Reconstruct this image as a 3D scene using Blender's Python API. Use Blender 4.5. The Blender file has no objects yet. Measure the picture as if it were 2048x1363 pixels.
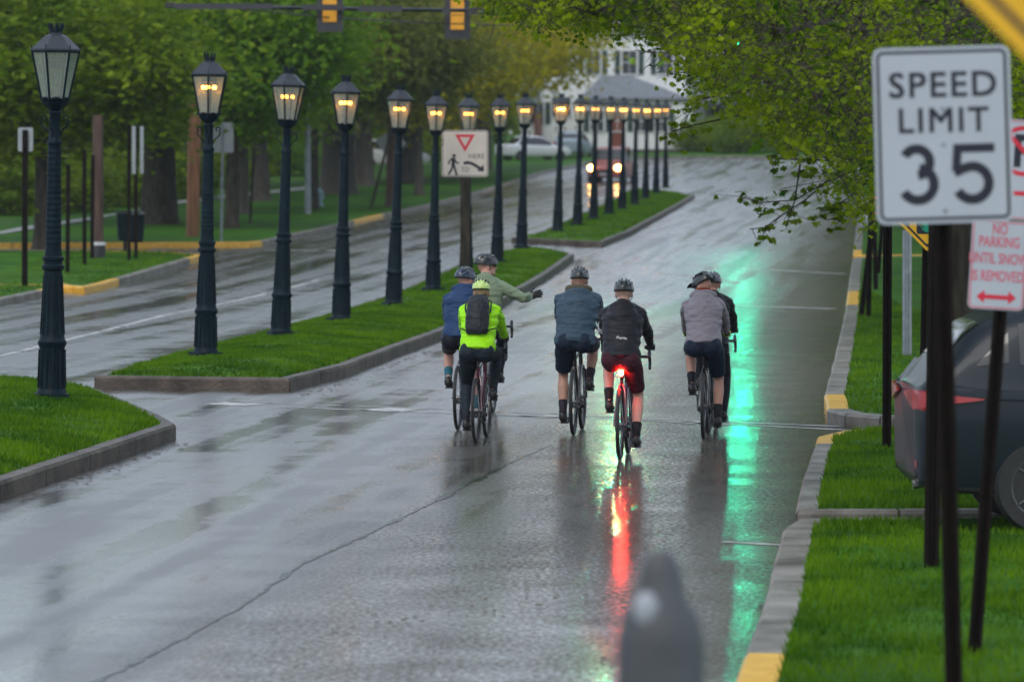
import bpy, bmesh, math, random
from mathutils import Vector, Matrix, noise, geometry
from math import sin, cos, pi, radians

# ------------------------------------------------------------------ camera, world, sun, exposure
SC = bpy.context.scene
COL = SC.collection
F = 8500.0; CAMZ = 2.78; HOR = 339.0          # focal length in photo pixels, eye height, horizon row
cam = bpy.data.cameras.new('camera'); camo = bpy.data.objects.new('camera', cam); COL.objects.link(camo)
camo.location = (0, 0, CAMZ); camo.rotation_euler = (pi/2, 0, 0)
cam.sensor_width = 36; cam.lens = F/2048*36; cam.shift_y = -(681.5-HOR)/2048
cam.clip_start = 0.3; cam.clip_end = 3000
cam.dof.use_dof = True; cam.dof.focus_distance = 41; cam.dof.aperture_fstop = 3.2
SC.camera = camo

W = bpy.data.worlds.new('World'); SC.world = W; W.use_nodes = True
nt = W.node_tree; bg = nt.nodes['Background']
SUN_EL, SUN_ROT = 48, 200
sky = nt.nodes.new('ShaderNodeTexSky'); sky.sky_type = 'NISHITA'; sky.sun_disc = False
sky.sun_elevation = radians(SUN_EL); sky.sun_rotation = radians(SUN_ROT)
sky.air_density = 1.6; sky.dust_density = 5.0; sky.ozone_density = 2.0
cl = nt.nodes.new('ShaderNodeMix'); cl.data_type = 'RGBA'          # even rain cloud over the sky
cl.inputs[0].default_value = 0.68
cl.inputs[7].default_value = (6.6, 7.5, 9.0, 1)
nt.links.new(sky.outputs[0], cl.inputs[6]); nt.links.new(cl.outputs[2], bg.inputs[0])
bg.inputs[1].default_value = 0.15
sl = bpy.data.lights.new('sun', 'SUN'); sl.energy = 0.7; sl.angle = radians(25); sl.color = (1, .97, .92)
so = bpy.data.objects.new('sun', sl); COL.objects.link(so)
so.rotation_euler = (radians(90-SUN_EL), 0, radians(180-SUN_ROT))
SC.view_settings.view_transform = 'Standard'; SC.view_settings.look = 'None'
SC.view_settings.exposure = 0.0; SC.view_settings.gamma = 1
SC.cycles.use_denoising = True
SC.cycles.max_bounces = 7; SC.cycles.transparent_max_bounces = 12; SC.cycles.volume_bounces = 0
SC.cycles.sample_clamp_indirect = 6.0
SC.cycles.volume_step_rate = 4

# ------------------------------------------------------------------ terrain
ZP = [(-60,0),(80,0),(91,.05),(106,.32),(115,.5),(129,.74),(152,1.03),(171,1.25),(207,1.78),(235,2.4),(260,3.1),(300,4.2),(400,6),(2500,14)]
def zlin(d):
    for (a, za), (b, zb) in zip(ZP, ZP[1:]):
        if d <= b: return za+(zb-za)*(d-a)/(b-a)
    return ZP[-1][1]
def Z(d):
    return sum(zlin(d+k) for k in (-8, -4, 0, 4, 8))/5 if d > 70 else 0.0
def P(px, py, h=0.0):
    """where the view through a photo pixel meets the ground raised by h"""
    a = 15.0
    while a < 900:
        if CAMZ-(py-HOR)*a/F <= Z(a)+h: break
        a += 1.0
    lo, hi = a-1, a
    for _ in range(20):
        m = (lo+hi)/2
        if CAMZ-(py-HOR)*m/F <= Z(m)+h: hi = m
        else: lo = m
    return Vector(((px-1024)*hi/F, hi, Z(hi)+h))
def Q(px, py, d): return Vector(((px-1024)*d/F, d, CAMZ-(py-HOR)*d/F))

# ------------------------------------------------------------------ materials
MATS = {}
def new_mat(name):
    m = bpy.data.materials.new(name); m.use_nodes = True
    n = m.node_tree; return m, n, n.nodes['Principled BSDF']
def N(n, t, **kw):
    x = n.nodes.new(t)
    for k, v in kw.items(): setattr(x, k, v)
    return x
def mat(name, col, rough=.5, metal=0, var=.15, scale=6, bump=0, bscale=60, coat=0, spec=.5, emit=None, es=0, alpha=1, col2=None, stretch=None):
    if name in MATS: return MATS[name]
    m, n, b = new_mat(name)
    tc = N(n, 'ShaderNodeTexCoord'); mp = N(n, 'ShaderNodeMapping'); n.links.new(tc.outputs['Object'], mp.inputs[0])
    if stretch: mp.inputs['Scale'].default_value = stretch
    nz = N(n, 'ShaderNodeTexNoise'); nz.inputs['Scale'].default_value = scale; nz.inputs['Detail'].default_value = 6
    n.links.new(mp.outputs[0], nz.inputs['Vector'])
    cr = N(n, 'ShaderNodeValToRGB'); cr.color_ramp.elements[0].position = .3; cr.color_ramp.elements[1].position = .7
    c2 = col2 or tuple(min(1, c*(1+var)) for c in col)
    cr.color_ramp.elements[0].color = (*[c*(1-var) for c in col], 1); cr.color_ramp.elements[1].color = (*c2, 1)
    n.links.new(nz.outputs['Fac'], cr.inputs[0]); n.links.new(cr.outputs[0], b.inputs['Base Color'])
    b.inputs['Roughness'].default_value = rough; b.inputs['Metallic'].default_value = metal
    b.inputs['Coat Weight'].default_value = coat; b.inputs['Coat Roughness'].default_value = .08
    b.inputs['Specular IOR Level'].default_value = spec; b.inputs['Alpha'].default_value = alpha
    if emit: b.inputs['Emission Color'].default_value = (*emit, 1); b.inputs['Emission Strength'].default_value = es
    if bump:
        n2 = N(n, 'ShaderNodeTexNoise'); n2.inputs['Scale'].default_value = bscale; n2.inputs['Detail'].default_value = 4
        n.links.new(mp.outputs[0], n2.inputs['Vector'])
        bp = N(n, 'ShaderNodeBump'); bp.inputs['Strength'].default_value = bump; bp.inputs['Distance'].default_value = .02
        n.links.new(n2.outputs['Fac'], bp.inputs['Height']); n.links.new(bp.outputs[0], b.inputs['Normal'])
    MATS[name] = m; return m
def emis(name, col, s):
    if name in MATS: return MATS[name]
    m, n, b = new_mat(name); b.inputs['Base Color'].default_value = (*col, 1)
    b.inputs['Emission Color'].default_value = (*col, 1); b.inputs['Emission Strength'].default_value = s
    MATS[name] = m; return m

def road_mat():
    m, n, b = new_mat('wet_asphalt'); L = n.links.new
    g = N(n, 'ShaderNodeNewGeometry')
    def noise_at(scale, vec=(1,1,1), detail=4, rough=.55, dist=0):
        mp = N(n, 'ShaderNodeMapping'); mp.inputs['Scale'].default_value = vec; L(g.outputs['Position'], mp.inputs[0])
        x = N(n, 'ShaderNodeTexNoise'); x.inputs['Scale'].default_value = scale; x.inputs['Detail'].default_value = detail
        x.inputs['Roughness'].default_value = rough; x.inputs['Distortion'].default_value = dist
        L(mp.outputs[0], x.inputs['Vector']); return x.outputs['Fac']
    def ramp(src, a, b_, v0, v1):
        r = N(n, 'ShaderNodeMapRange'); r.inputs[1].default_value = a; r.inputs[2].default_value = b_
        r.inputs[3].default_value = v0; r.inputs[4].default_value = v1; L(src, r.inputs[0]); return r.outputs[0]
    def math_(op, a, b_=None):
        x = N(n, 'ShaderNodeMath', operation=op)
        for i, v in enumerate((a, b_)):
            if v is None: continue
            if isinstance(v, (int, float)): x.inputs[i].default_value = v
            else: L(v, x.inputs[i])
        return x.outputs[0]
    # aggregate colour and patch repairs
    fine = noise_at(55, detail=3); patch = noise_at(.35, (1, .5, 1)); 
    c = N(n, 'ShaderNodeMix', data_type='RGBA'); c.inputs[6].default_value = (.026, .026, .023, 1); c.inputs[7].default_value = (.085, .080, .068, 1)
    L(math_('ADD', ramp(fine, .3, .7, 0, .5), ramp(patch, .35, .65, 0, .5)), c.inputs[0])
    L(c.outputs[2], b.inputs['Base Color'])
    # water: long smeared bands along the driving direction; the newer lane right of the seam is smoother
    sx = N(n, 'ShaderNodeSeparateXYZ'); L(g.outputs['Position'], sx.inputs[0])
    across = math_('SUBTRACT', sx.outputs[0], math_('MULTIPLY', sx.outputs[1], .105))
    cx = N(n, 'ShaderNodeCombineXYZ'); L(across, cx.inputs[0]); L(sx.outputs[1], cx.inputs[1])
    def lane_noise(scale, vec, detail=3):
        mp = N(n, 'ShaderNodeMapping'); mp.inputs['Scale'].default_value = vec; L(cx.outputs[0], mp.inputs[0])
        x = N(n, 'ShaderNodeTexNoise'); x.inputs['Scale'].default_value = scale; x.inputs['Detail'].default_value = detail; L(mp.outputs[0], x.inputs['Vector']); return x.outputs['Fac']
    tracks = lane_noise(1.5, (1.0, .035, 1), 3); dashes = lane_noise(2.2, (.5, .5, 1), 4)
    wet = math_('ADD', math_('MULTIPLY', tracks, .72), math_('MULTIPLY', dashes, .28))
    side = ramp(math_('ADD', across, math_('MULTIPLY', lane_noise(.5, (1, .3, 1)), 2.2)), -4.6, -2.2, 0, 1)
    r_left = ramp(wet, .40, .60, .20, .60); r_right = ramp(wet, .38, .62, .08, .24)
    mixr = N(n, 'ShaderNodeMix'); L(side, mixr.inputs[0]); L(r_left, mixr.inputs[2]); L(r_right, mixr.inputs[3]); r = mixr.outputs[0]
    L(math_('ADD', r, ramp(fine, .2, .8, -.03, .06)), b.inputs['Roughness'])
    L(math_('SUBTRACT', 1.0, math_('MULTIPLY', side, ramp(dashes, .35, .65, .60, .98))), b.inputs['Coat Weight']); L(math_('SUBTRACT', .5, math_('MULTIPLY', side, .30)), b.inputs['Specular IOR Level']); b.inputs['Coat IOR'].default_value = 1.5; L(math_('MULTIPLY', r, .62), b.inputs['Coat Roughness'])
    b.inputs['IOR'].default_value = 1.45
    h = math_('ADD', math_('MULTIPLY', fine, .0020), math_('MULTIPLY', noise_at(5, (1, .5, 1), detail=3), .0050))
    h = math_('ADD', h, math_('MULTIPLY', noise_at(1.1, (1.4, .5, 1), detail=2), .003))
    bp = N(n, 'ShaderNodeBump'); bp.inputs['Strength'].default_value = .36; bp.inputs['Distance'].default_value = 1.0; L(bp.outputs[0], b.inputs['Coat Normal'])
    L(h, bp.inputs['Height']); L(bp.outputs[0], b.inputs['Normal'])
    # bare stones standing out of the water film: matte, mostly in the newer lane
    dry = N(n, 'ShaderNodeBsdfDiffuse'); dc = N(n, 'ShaderNodeMix', data_type='RGBA'); dc.inputs[6].default_value = (.060, .055, .046, 1); dc.inputs[7].default_value = (.17, .16, .135, 1)
    L(noise_at(38, detail=2), dc.inputs[0]); L(dc.outputs[2], dry.inputs[0]); L(bp.outputs[0], dry.inputs['Normal'])
    grain = ramp(noise_at(26, (1, .45, 1), detail=5, rough=.7), .42, .58, 0, 1)
    amount = math_('ADD', .06, math_('MULTIPLY', side, ramp(math_('ADD', math_('MULTIPLY', dashes, .5), math_('MULTIPLY', noise_at(.6, (1, .35, 1), detail=4), .5)), .36, .60, .38, .95)))
    ms = N(n, 'ShaderNodeMixShader'); L(math_('MULTIPLY', grain, amount), ms.inputs[0]); L(b.outputs[0], ms.inputs[1]); L(dry.outputs[0], ms.inputs[2])
    L(ms.outputs[0], n.nodes['Material Output'].inputs[0])
    MATS['road'] = m; return m
ROUGH_LO, ROUGH_HI = .10, .42

def leaf_mat(name, c1, c2, rnd=.35, scale=1.2, trans=.35):
    m = bpy.data.materials.new(name); m.use_nodes = True; n = m.node_tree; n.nodes.clear(); L = n.links.new
    out = N(n, 'ShaderNodeOutputMaterial'); tc = N(n, 'ShaderNodeTexCoord')
    nz = N(n, 'ShaderNodeTexNoise'); nz.inputs['Scale'].default_value = scale; nz.inputs['Detail'].default_value = 3
    L(tc.outputs['Object'], nz.inputs['Vector'])
    at = N(n, 'ShaderNodeAttribute', attribute_name='leafrand')
    oi = N(n, 'ShaderNodeObjectInfo')
    a = N(n, 'ShaderNodeMath', operation='MULTIPLY_ADD'); a.inputs[1].default_value = .55; L(at.outputs['Fac'], a.inputs[0]); 
    r = N(n, 'ShaderNodeMapRange'); r.inputs[1].default_value = .35; r.inputs[2].default_value = .65; r.inputs[3].default_value = -.05; r.inputs[4].default_value = .5
    L(nz.outputs['Fac'], r.inputs[0]); L(r.outputs[0], a.inputs[2])
    mx = N(n, 'ShaderNodeMix', data_type='RGBA'); mx.inputs[6].default_value = (*c1, 1); mx.inputs[7].default_value = (*c2, 1)
    L(a.outputs[0], mx.inputs[0])
    d = N(n, 'ShaderNodeBsdfPrincipled'); d.inputs['Roughness'].default_value = .5; d.inputs['Specular IOR Level'].default_value = .12
    t = N(n, 'ShaderNodeBsdfTranslucent'); ms = N(n, 'ShaderNodeMixShader'); ms.inputs[0].default_value = trans
    L(mx.outputs[2], d.inputs['Base Color']); L(mx.outputs[2], t.inputs['Color'])
    L(d.outputs[0], ms.inputs[1]); L(t.outputs[0], ms.inputs[2]); L(ms.outputs[0], out.inputs[0])
    MATS[name] = m; return m

M_road = road_mat()
M_kerb = mat('kerb_concrete', (.13, .115, .095), .5, var=.35, scale=2.2, bump=.7, bscale=26, col2=(.30, .28, .25), spec=.3)
M_kerbdark = mat('kerb_stone', (.045, .034, .028), .5, var=.35, scale=2.5, bump=.8, bscale=22, col2=(.135, .11, .09), spec=.3)
M_yel = mat('yellow_kerb_paint', (.72, .36, .03), .4, var=.15, scale=9, bump=.3, bscale=30, col2=(.85, .50, .07))
M_line = mat('white_paint_and_glints', (.34, .34, .33), .6, var=.4, scale=4, col2=(.60, .60, .58))
M_walk = mat('sidewalk_concrete', (.30, .30, .31), .35, var=.15, scale=2, bump=.2)
M_lawn = mat('lawn_green', (.022, .095, .003), .75, var=.3, scale=1.1, bump=1, bscale=45, col2=(.055, .17, .005), spec=.15)
M_lawn2 = mat('lawn_island', (.035, .12, .003), .75, var=.3, scale=1.6, bump=1, bscale=60, col2=(.085, .20, .006), spec=.15)
M_blade = leaf_mat('grass_blade', (.014, .080, .002), (.13, .26, .003), trans=.3)
M_iron = mat('dark_green_iron', (.002, .011, .018), .5, metal=.0, var=.3, scale=8, coat=.0, spec=.14, bump=.1, bscale=25)
M_lroof = mat('lantern_roof_metal', (.020, .026, .036), .5, metal=.0, var=.2)
M_post = mat('rusty_brown_post', (.008, .005, .004), .6, spec=.12, var=.4, scale=14, bump=.3, bscale=80)
M_galv = mat('galvanised_steel', (.27, .30, .34), .45, metal=.6, var=.2, scale=7)
M_alu = mat('sign_back_aluminium', (.33, .36, .38), .4, metal=.4, var=.12)
M_white = mat('sign_white', (.43, .47, .53), .35, var=.05, scale=3)
M_offw = mat('sign_offwhite', (.62, .56, .50), .4, var=.06)
M_blk = mat('sign_black', (.008, .010, .022), .4, var=.1)
M_red = mat('sign_red', (.62, .02, .05), .4, var=.08)
M_pink = mat('sign_faded_red', (.60, .12, .18), .4, var=.12)
M_syel = mat('sign_yellow', (.80, .44, .01), .4, var=.05)
M_flu = mat('sign_yellow_green', (.66, .72, .02), .4, var=.05)
M_sgreen = mat('sign_green', (.0, .28, .17), .4, var=.05)
M_sorange = mat('sign_orange', (.85, .36, .03), .4, var=.05)
M_black = mat('black_rubber', (.010, .010, .012), .55, var=.3, scale=20, bump=.3, bscale=120)
M_blkgloss = mat('black_gloss', (.010, .011, .014), .22, var=.2, coat=.5)
M_wood = mat('weathered_orange_wood', (.22, .085, .035), .7, var=.35, scale=3, bump=.6, bscale=20, stretch=(4, 4, .4), col2=(.34, .15, .07))
M_wood2 = mat('dark_brown_wood', (.075, .038, .026), .7, var=.4, scale=3, bump=.6, bscale=20, stretch=(4, 4, .4), col2=(.14, .08, .06))
M_bark = mat('grey_bark', (.075, .062, .054), .8, var=.4, scale=4, bump=1, bscale=14, stretch=(3, 3, .6), col2=(.11, .095, .08))
M_barkd = mat('dark_wet_bark', (.022, .018, .013), .7, var=.4, scale=4, bump=1, bscale=12, stretch=(3, 3, .6), col2=(.075, .065, .048), spec=.2)

# ------------------------------------------------------------------ mesh builder
class MB:
    def __init__(s): s.v = []; s.f = []; s.m = []; s.cur = 0; s.attr = None
    def mi(s, i): s.cur = i; return s
    def add(s, vs, fs):
        o = len(s.v); s.v += [tuple(v) for v in vs]; s.f += [tuple(i+o for i in f) for f in fs]; s.m += [s.cur]*len(fs); return s
    def box(s, c, size, R=None):
        x, y, z = [k/2 for k in size]; c = Vector(c)
        vs = [Vector((a*x, b*y, d*z)) for a in (-1, 1) for b in (-1, 1) for d in (-1, 1)]
        if R is not None: vs = [R @ v for v in vs]
        return s.add([c+v for v in vs], [(0,1,3,2),(4,6,7,5),(0,4,5,1),(2,3,7,6),(0,2,6,4),(1,5,7,3)])
    def ring_loft(s, rings, cap=True):
        n = len(rings[0]); vs = [p for r in rings for p in r]; fs = []
        for i in range(len(rings)-1):
            for j in range(n):
                k = (j+1) % n; fs.append((i*n+j, i*n+k, (i+1)*n+k, (i+1)*n+j))
        if cap: fs.append(tuple(range(n-1, -1, -1))); fs.append(tuple((len(rings)-1)*n+j for j in range(n)))
        return s.add(vs, fs)
    def tube(s, pts, rad, n=8, cap=True, ref=None):
        pts = [Vector(p) for p in pts]
        if not isinstance(rad, (list, tuple)): rad = [rad]*len(pts)
        rings = []; ref = Vector(ref) if ref else None
        for i, p in enumerate(pts):
            t = (pts[min(i+1, len(pts)-1)]-pts[max(i-1, 0)]).normalized()
            if ref is None: ref = Vector((0, 0, 1)) if abs(t.z) < .9 else Vector((1, 0, 0))
            u = (ref - t*ref.dot(t))
            if u.length < 1e-4: u = t.orthogonal()
            u.normalize(); w = t.cross(u); ref = u
            r = rad[i]; ra, rb = r if isinstance(r, (tuple, list)) else (r, r)
            rings.append([p+u*cos(2*pi*j/n)*ra+w*sin(2*pi*j/n)*rb for j in range(n)])
        return s.ring_loft(rings, cap)
    def lathe(s, prof, n=20, c=(0, 0, 0), cap=True, phase=0):
        c = Vector(c)
        return s.ring_loft([[c+Vector((r*cos(2*pi*j/n+phase), r*sin(2*pi*j/n+phase), z)) for j in range(n)] for r, z in prof], cap)
    def ell(s, c, r, R=None, nu=16, nv=10):
        c = Vector(c); rings = []
        for i in range(nv+1):
            a = -pi/2+pi*i/nv; a = max(min(a, pi/2-.02), -pi/2+.02)
            rg = []
            for j in range(nu):
                b = 2*pi*j/nu; v = Vector((r[0]*cos(a)*cos(b), r[1]*cos(a)*sin(b), r[2]*sin(a)))
                rg.append(c+(R @ v if R is not None else v))
            rings.append(rg)
        return s.ring_loft(rings)
    def torus(s, c, R0, r, axis='x', n=40, m=8, a0=0, a1=2*pi):
        c = Vector(c); closed = abs(a1-a0-2*pi) < 1e-6; k = n if closed else n+1; rings = []
        for i in range(k):
            a = a0+(a1-a0)*i/n; rg = []
            for j in range(m):
                b = 2*pi*j/m; q = R0+r*cos(b); h = r*sin(b)
                v = {'x': (h, q*cos(a), q*sin(a)), 'y': (q*cos(a), h, q*sin(a)), 'z': (q*cos(a), q*sin(a), h)}[axis]
                rg.append(c+Vector(v))
            rings.append(rg)
        if closed: rings.append(rings[0])
        return s.ring_loft(rings, cap=not closed)
    def prism(s, pts, y0, y1):      # outline in (x,z), thick along y
        n = len(pts); vs = [(p[0], y0, p[1]) for p in pts]+[(p[0], y1, p[1]) for p in pts]
        fs = [tuple(range(n)), tuple(range(2*n-1, n-1, -1))]+[(i, i+n, (i+1) % n+n, (i+1) % n) for i in range(n)]
        return s.add(vs, fs)
    def mesh(s, name, mats, smooth=True, angle=None):
        me = bpy.data.meshes.new(name); me.from_pydata(s.v, [], s.f)
        for m in (mats if isinstance(mats, (list, tuple)) else [mats]): me.materials.append(m)
        if any(s.m): me.polygons.foreach_set('material_index', s.m)
        me.polygons.foreach_set('use_smooth', [smooth]*len(me.polygons)); me.update()
        bm = bmesh.new(); bm.from_mesh(me); bmesh.ops.recalc_face_normals(bm, faces=bm.faces)
        if smooth:
            lim = radians(angle or 35)
            for e in bm.edges:
                if len(e.link_faces) == 2 and e.calc_face_angle(0) > lim: e.smooth = False
        bm.to_mesh(me); bm.free()
        return me
    def build(s, name, mats, parent=None, smooth=True, loc=None, angle=None):
        return link(name, s.mesh(name, mats, smooth, angle), parent, loc)
def link(name, me, parent=None, loc=None):
    o = bpy.data.objects.new(name, me); COL.objects.link(o); o.parent = parent
    if loc is not None: o.location = loc
    return o
def tag(o, label=None, cat=None, group=None, kind=None):
    if label: o['label'] = label
    if cat: o['category'] = cat
    if group: o['group'] = group
    if kind: o['kind'] = kind
    return o
def thing(name, label, cat, loc=(0, 0, 0), rz=0, group=None):
    o = bpy.data.objects.new(name, None); COL.objects.link(o); o.empty_display_size = .2
    o.location = loc; o.rotation_euler = (0, 0, rz); return tag(o, label, cat, group)
KIDS = {}
def copy_tree(o, parent=None):
    c = o.copy(); COL.objects.link(c); c.parent = parent
    for ch in [x for x in o.children]: copy_tree(ch, c)
    return c
def fuse(mb, voxel, name='tmp', smooth=3, fn=None):
    """melt overlapping shapes into one continuous surface"""
    me = mb.mesh('tmp', []) if False else bpy.data.meshes.new('tmp')
    me.from_pydata(mb.v, [], mb.f)
    bm = bmesh.new(); bm.from_mesh(me); bmesh.ops.recalc_face_normals(bm, faces=bm.faces); bm.to_mesh(me); bm.free()
    o = bpy.data.objects.new('tmp', me); COL.objects.link(o)
    r = o.modifiers.new('r', 'REMESH'); r.mode = 'VOXEL'; r.voxel_size = voxel
    if smooth: sm = o.modifiers.new('s', 'SMOOTH'); sm.factor = .5; sm.iterations = smooth
    dg = bpy.context.evaluated_depsgraph_get(); dg.update()
    e = bpy.data.meshes.new_from_object(o.evaluated_get(dg)); e.name = name
    bpy.data.objects.remove(o); bpy.data.meshes.remove(me)
    if fn:
        e.update(); nn = [v.normal.copy() for v in e.vertices]
        for v, q in zip(e.vertices, nn): v.co = v.co+q*fn(v.co, q)
    e.polygons.foreach_set('use_smooth', [True]*len(e.polygons)); e.materials.clear(); e.update()
    return e
def text_mesh(mb, txt, size, cx, cz, y, align='CENTER', bold=0.0, xs=1.0, shear=0, thick=.0012, spacing=1.0):
    cu = bpy.data.curves.new('t', 'FONT'); cu.body = txt; cu.size = 1; cu.align_x = align; cu.shear = shear
    cu.extrude = 0.0; cu.space_character = spacing; cu.resolution_u = 3; cu.fill_mode = 'FRONT'
    o = bpy.data.objects.new('t', cu); COL.objects.link(o)
    dg = bpy.context.evaluated_depsgraph_get(); dg.update()
    me = bpy.data.meshes.new_from_object(o.evaluated_get(dg))
    bpy.data.objects.remove(o)
    k = size/.70      # size = capital height
    fs = [tuple(p.vertices) for p in me.polygons]; d = bold*k
    for i, (ox, oz) in enumerate(((0, 0), (d, d), (-d, d), (d, -d), (-d, -d)) if bold else ((0, 0),)):
        mb.add([(cx+v.co.x*k*xs+ox, y-.00012*i, cz+v.co.y*k+oz) for v in me.vertices], fs)
    bpy.data.meshes.remove(me)

# ------------------------------------------------------------------ ground, lawns, islands
def densify(poly, step):
    out = []
    for i, p in enumerate(poly):
        q = poly[(i+1) % len(poly)]; n = max(1, int((q-p).length/step))
        out += [p.lerp(q, k/n) for k in range(n)]
    return out
def inset(poly, d):
    n = len(poly); area = sum(poly[i].x*poly[(i+1) % n].y-poly[(i+1) % n].x*poly[i].y for i in range(n)); sg = 1 if area > 0 else -1
    out = []
    for i in range(n):
        a, b, c = poly[i-1], poly[i], poly[(i+1) % n]
        e1, e2 = (b-a).normalized(), (c-b).normalized()
        n1, n2 = Vector((-e1.y, e1.x))*sg, Vector((-e2.y, e2.x))*sg
        m = (n1+n2); m = m.normalized() if m.length > 1e-4 else n1
        out.append(b+m*(d/max(.45, m.dot(n1))))
    return out
def inside(p, poly):
    r = False; n = len(poly)
    for i in range(n):
        a, b = poly[i], poly[(i+1) % n]
        if (a.y > p.y) != (b.y > p.y) and p.x < (b.x-a.x)*(p.y-a.y)/(b.y-a.y)+a.x: r = not r
    return r
def edge_dist(p, poly):
    best = 1e9; n = len(poly)
    for i in range(n):
        a, b = poly[i], poly[(i+1) % n]; ab = b-a; t = max(0, min(1, (p-a).dot(ab)/max(1e-9, ab.length_squared)))
        best = min(best, (a+ab*t-p).length)
    return best
LAWNS = []
def pad(kname, gname, pix, kerb_h=.16, kerb_w=.16, mound=.1, grid=1.0, kerb_mat=None, lawn_mat=None, step=1.5, klabel=None, glabel=None, yellow=()):
    poly = densify([Vector((p[0], p[1])) for p in pix], step)
    poly = [p+Vector((noise.noise(Vector((p.x*.9, p.y*.5, 3)))*.02, 0)) for p in poly]
    ins = inset(poly, kerb_w); n = len(poly)
    b = MB()
    prof = [(0, -.25), (0.0, kerb_h*.82), (.12, kerb_h), (1.0, kerb_h), (1.0, kerb_h-.1)]
    rings = [[Vector((a.x+(c.x-a.x)*t, a.y+(c.y-a.y)*t, Z(a.y+(c.y-a.y)*t)+h)) for t, h in prof] for a, c in zip(poly, ins)]
    for i in range(n):
        r0, r1 = rings[i], rings[(i+1) % n]; mid = (poly[i]+poly[(i+1) % n])/2
        b.mi(1 if any((mid-Vector((y[0], y[1]))).length < y[2] for y in yellow) else 0)
        L = (poly[(i+1) % n]-poly[i]).length; g = .012/max(L, .1)
        q0 = [p.lerp(q, g) for p, q in zip(r0, r1)]; q1 = [p.lerp(q, 1-g) for p, q in zip(r0, r1)]
        k = len(prof)
        b.add(q0+q1, [(j, j+1, k+j+1, k+j) for j in range(k-1)]+[tuple(range(k)), tuple(range(2*k-1, k-1, -1))])
        # dark joint set a little back
        b.mi(0)
    tag(b.build(kname, [kerb_mat or M_kerb, M_yel], smooth=False), klabel, kind='structure')
    pts = [p.copy() for p in ins]; xs = [p.x for p in ins]; ys = [p.y for p in ins]; edges = [(i, (i+1) % n) for i in range(n)]
    y = min(ys)
    k = 0
    while y < max(ys):
        g = grid*max(1, (y-50)/60) if grid < 3 else grid
        x = min(xs)+(k % 2)*g*.5
        while x < max(xs):
            p = Vector((x, y))
            if inside(p, ins) and edge_dist(p, ins) > g*.3: pts.append(p)
            x += g
        y += g; k += 1
    r = geometry.delaunay_2d_cdt(pts, edges, [], 1, 1e-4)
    vs = []
    for p in r[0]:
        d = edge_dist(p, ins)
        h = kerb_h-.012+(mound*min(1, d/1.1)**.7 if mound else 0)+(noise.noise(Vector((p.x*1.1, p.y*.6, 0)))*.035 if d > .1 else 0)
        if d > .02: h += .02
        vs.append((p.x, p.y, Z(p.y)+h))
    b = MB(); b.add(vs, r[2]); tag(b.build(gname, lawn_mat or M_lawn), glabel, kind='structure')
    LAWNS.append((ins, kerb_h, mound))
    return ins
def px(*L): return [(P(a, b).x, P(a, b).y) for a, b in L]

b = MB()
ys = [-40, -10, 0]+[i*2.0 for i in range(3, 200)]+[420, 470, 550, 700, 800]
xs = [-400, -200, -120, -60, -30, -15, 0, 15, 30, 60, 120, 200, 400]
b.add([(x, y, Z(y)) for y in ys for x in xs], [(j*len(xs)+i, j*len(xs)+i+1, (j+1)*len(xs)+i+1, (j+1)*len(xs)+i) for j in range(len(ys)-1) for i in range(len(xs)-1)])
tag(b.build('road', M_road), 'wet grey asphalt boulevard with a sheen of rain', kind='structure')

# near island (left edge of the frame)
near = px((353, 880), (180, 940), (0, 1003))
near = [(-6.9, 52.0), (-5.6, 52.2), (-4.9, 50.5), (-3.75, 45.3)]+near+[(-5.6, 25), (-9.2, 25), (-8.6, 33), (-7.6, 45)]
pad('median_kerb', 'median_lawn', near, kerb_mat=M_kerbdark, lawn_mat=M_lawn2, mound=.13, grid=.5, kerb_h=.17)
# long middle island
mid = px((188, 778), (580, 783), (700, 752), (790, 716), (880, 683), (960, 643), (1030, 598), (1100, 557), (1148, 521))
tip = mid[-1]
mid += [(tip[0]-.55, tip[1]+3.2), (tip[0]-1.6, tip[1]+3.6), (-1.05, 108.0), (-1.95, 96), (-2.75, 84.5), (-3.65, 73), (-4.6, 63), (-5.15, 57)]
pad('median_kerb', 'median_lawn', mid, kerb_mat=M_kerbdark, lawn_mat=M_lawn2, mound=.10, grid=.5, kerb_h=.17)
far = px((1022, 486), (1205, 495), (1262, 472), (1318, 440), (1390, 397))
t2 = far[-1]
far += [(t2[0]-.5, t2[1]+5), (t2[0]-1.6, t2[1]+7), (6.0, 208), (4.6, 185), (3.0, 161), (1.6, 140), (.7, 127)]
pad('median_kerb', 'median_lawn', far, kerb_mat=M_kerbdark, lawn_mat=M_lawn2, mound=.10, grid=.8, kerb_h=.17, step=3)
# left side lawns
yl1 = P(140, 585); yl2 = P(365, 520); yl3 = P(512, 492); yl0 = P(180, 582)
LA = px((0, 613), (125, 586), (150, 586))
pad('kerb', 'lawn', [(-15.0, 60)]+LA+[(LA[-1][0]-.4, LA[-1][1]+1.5), (-28, LA[-1][1]+3), (-60, 99), (-60, 60)], grid=2.5, mound=0, step=2, yellow=[(yl1.x, yl1.y, 2.2)])
LB = px((168, 588), (205, 580), (300, 552), (405, 521))
pad('kerb', 'lawn', LB+[(LB[-1][0]-1.2, LB[-1][1]+2), (-14, 114.2), (-60, 115), (-60, 99.8), (-28, LA[-1][1]+3.8), (LB[0][0]-.6, LB[0][1]+1)], grid=2.5, mound=0, step=2, yellow=[(yl0.x, yl0.y, 2.4), (LB[-1][0], LB[-1][1], 3.4)])
LC = px((500, 495), (525, 493), (640, 467), (740, 443), (900, 406), (1000, 376), (1080, 350), (1170, 330), (1270, 319), (1400, 317), (1560, 317), (1700, 317))
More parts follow.
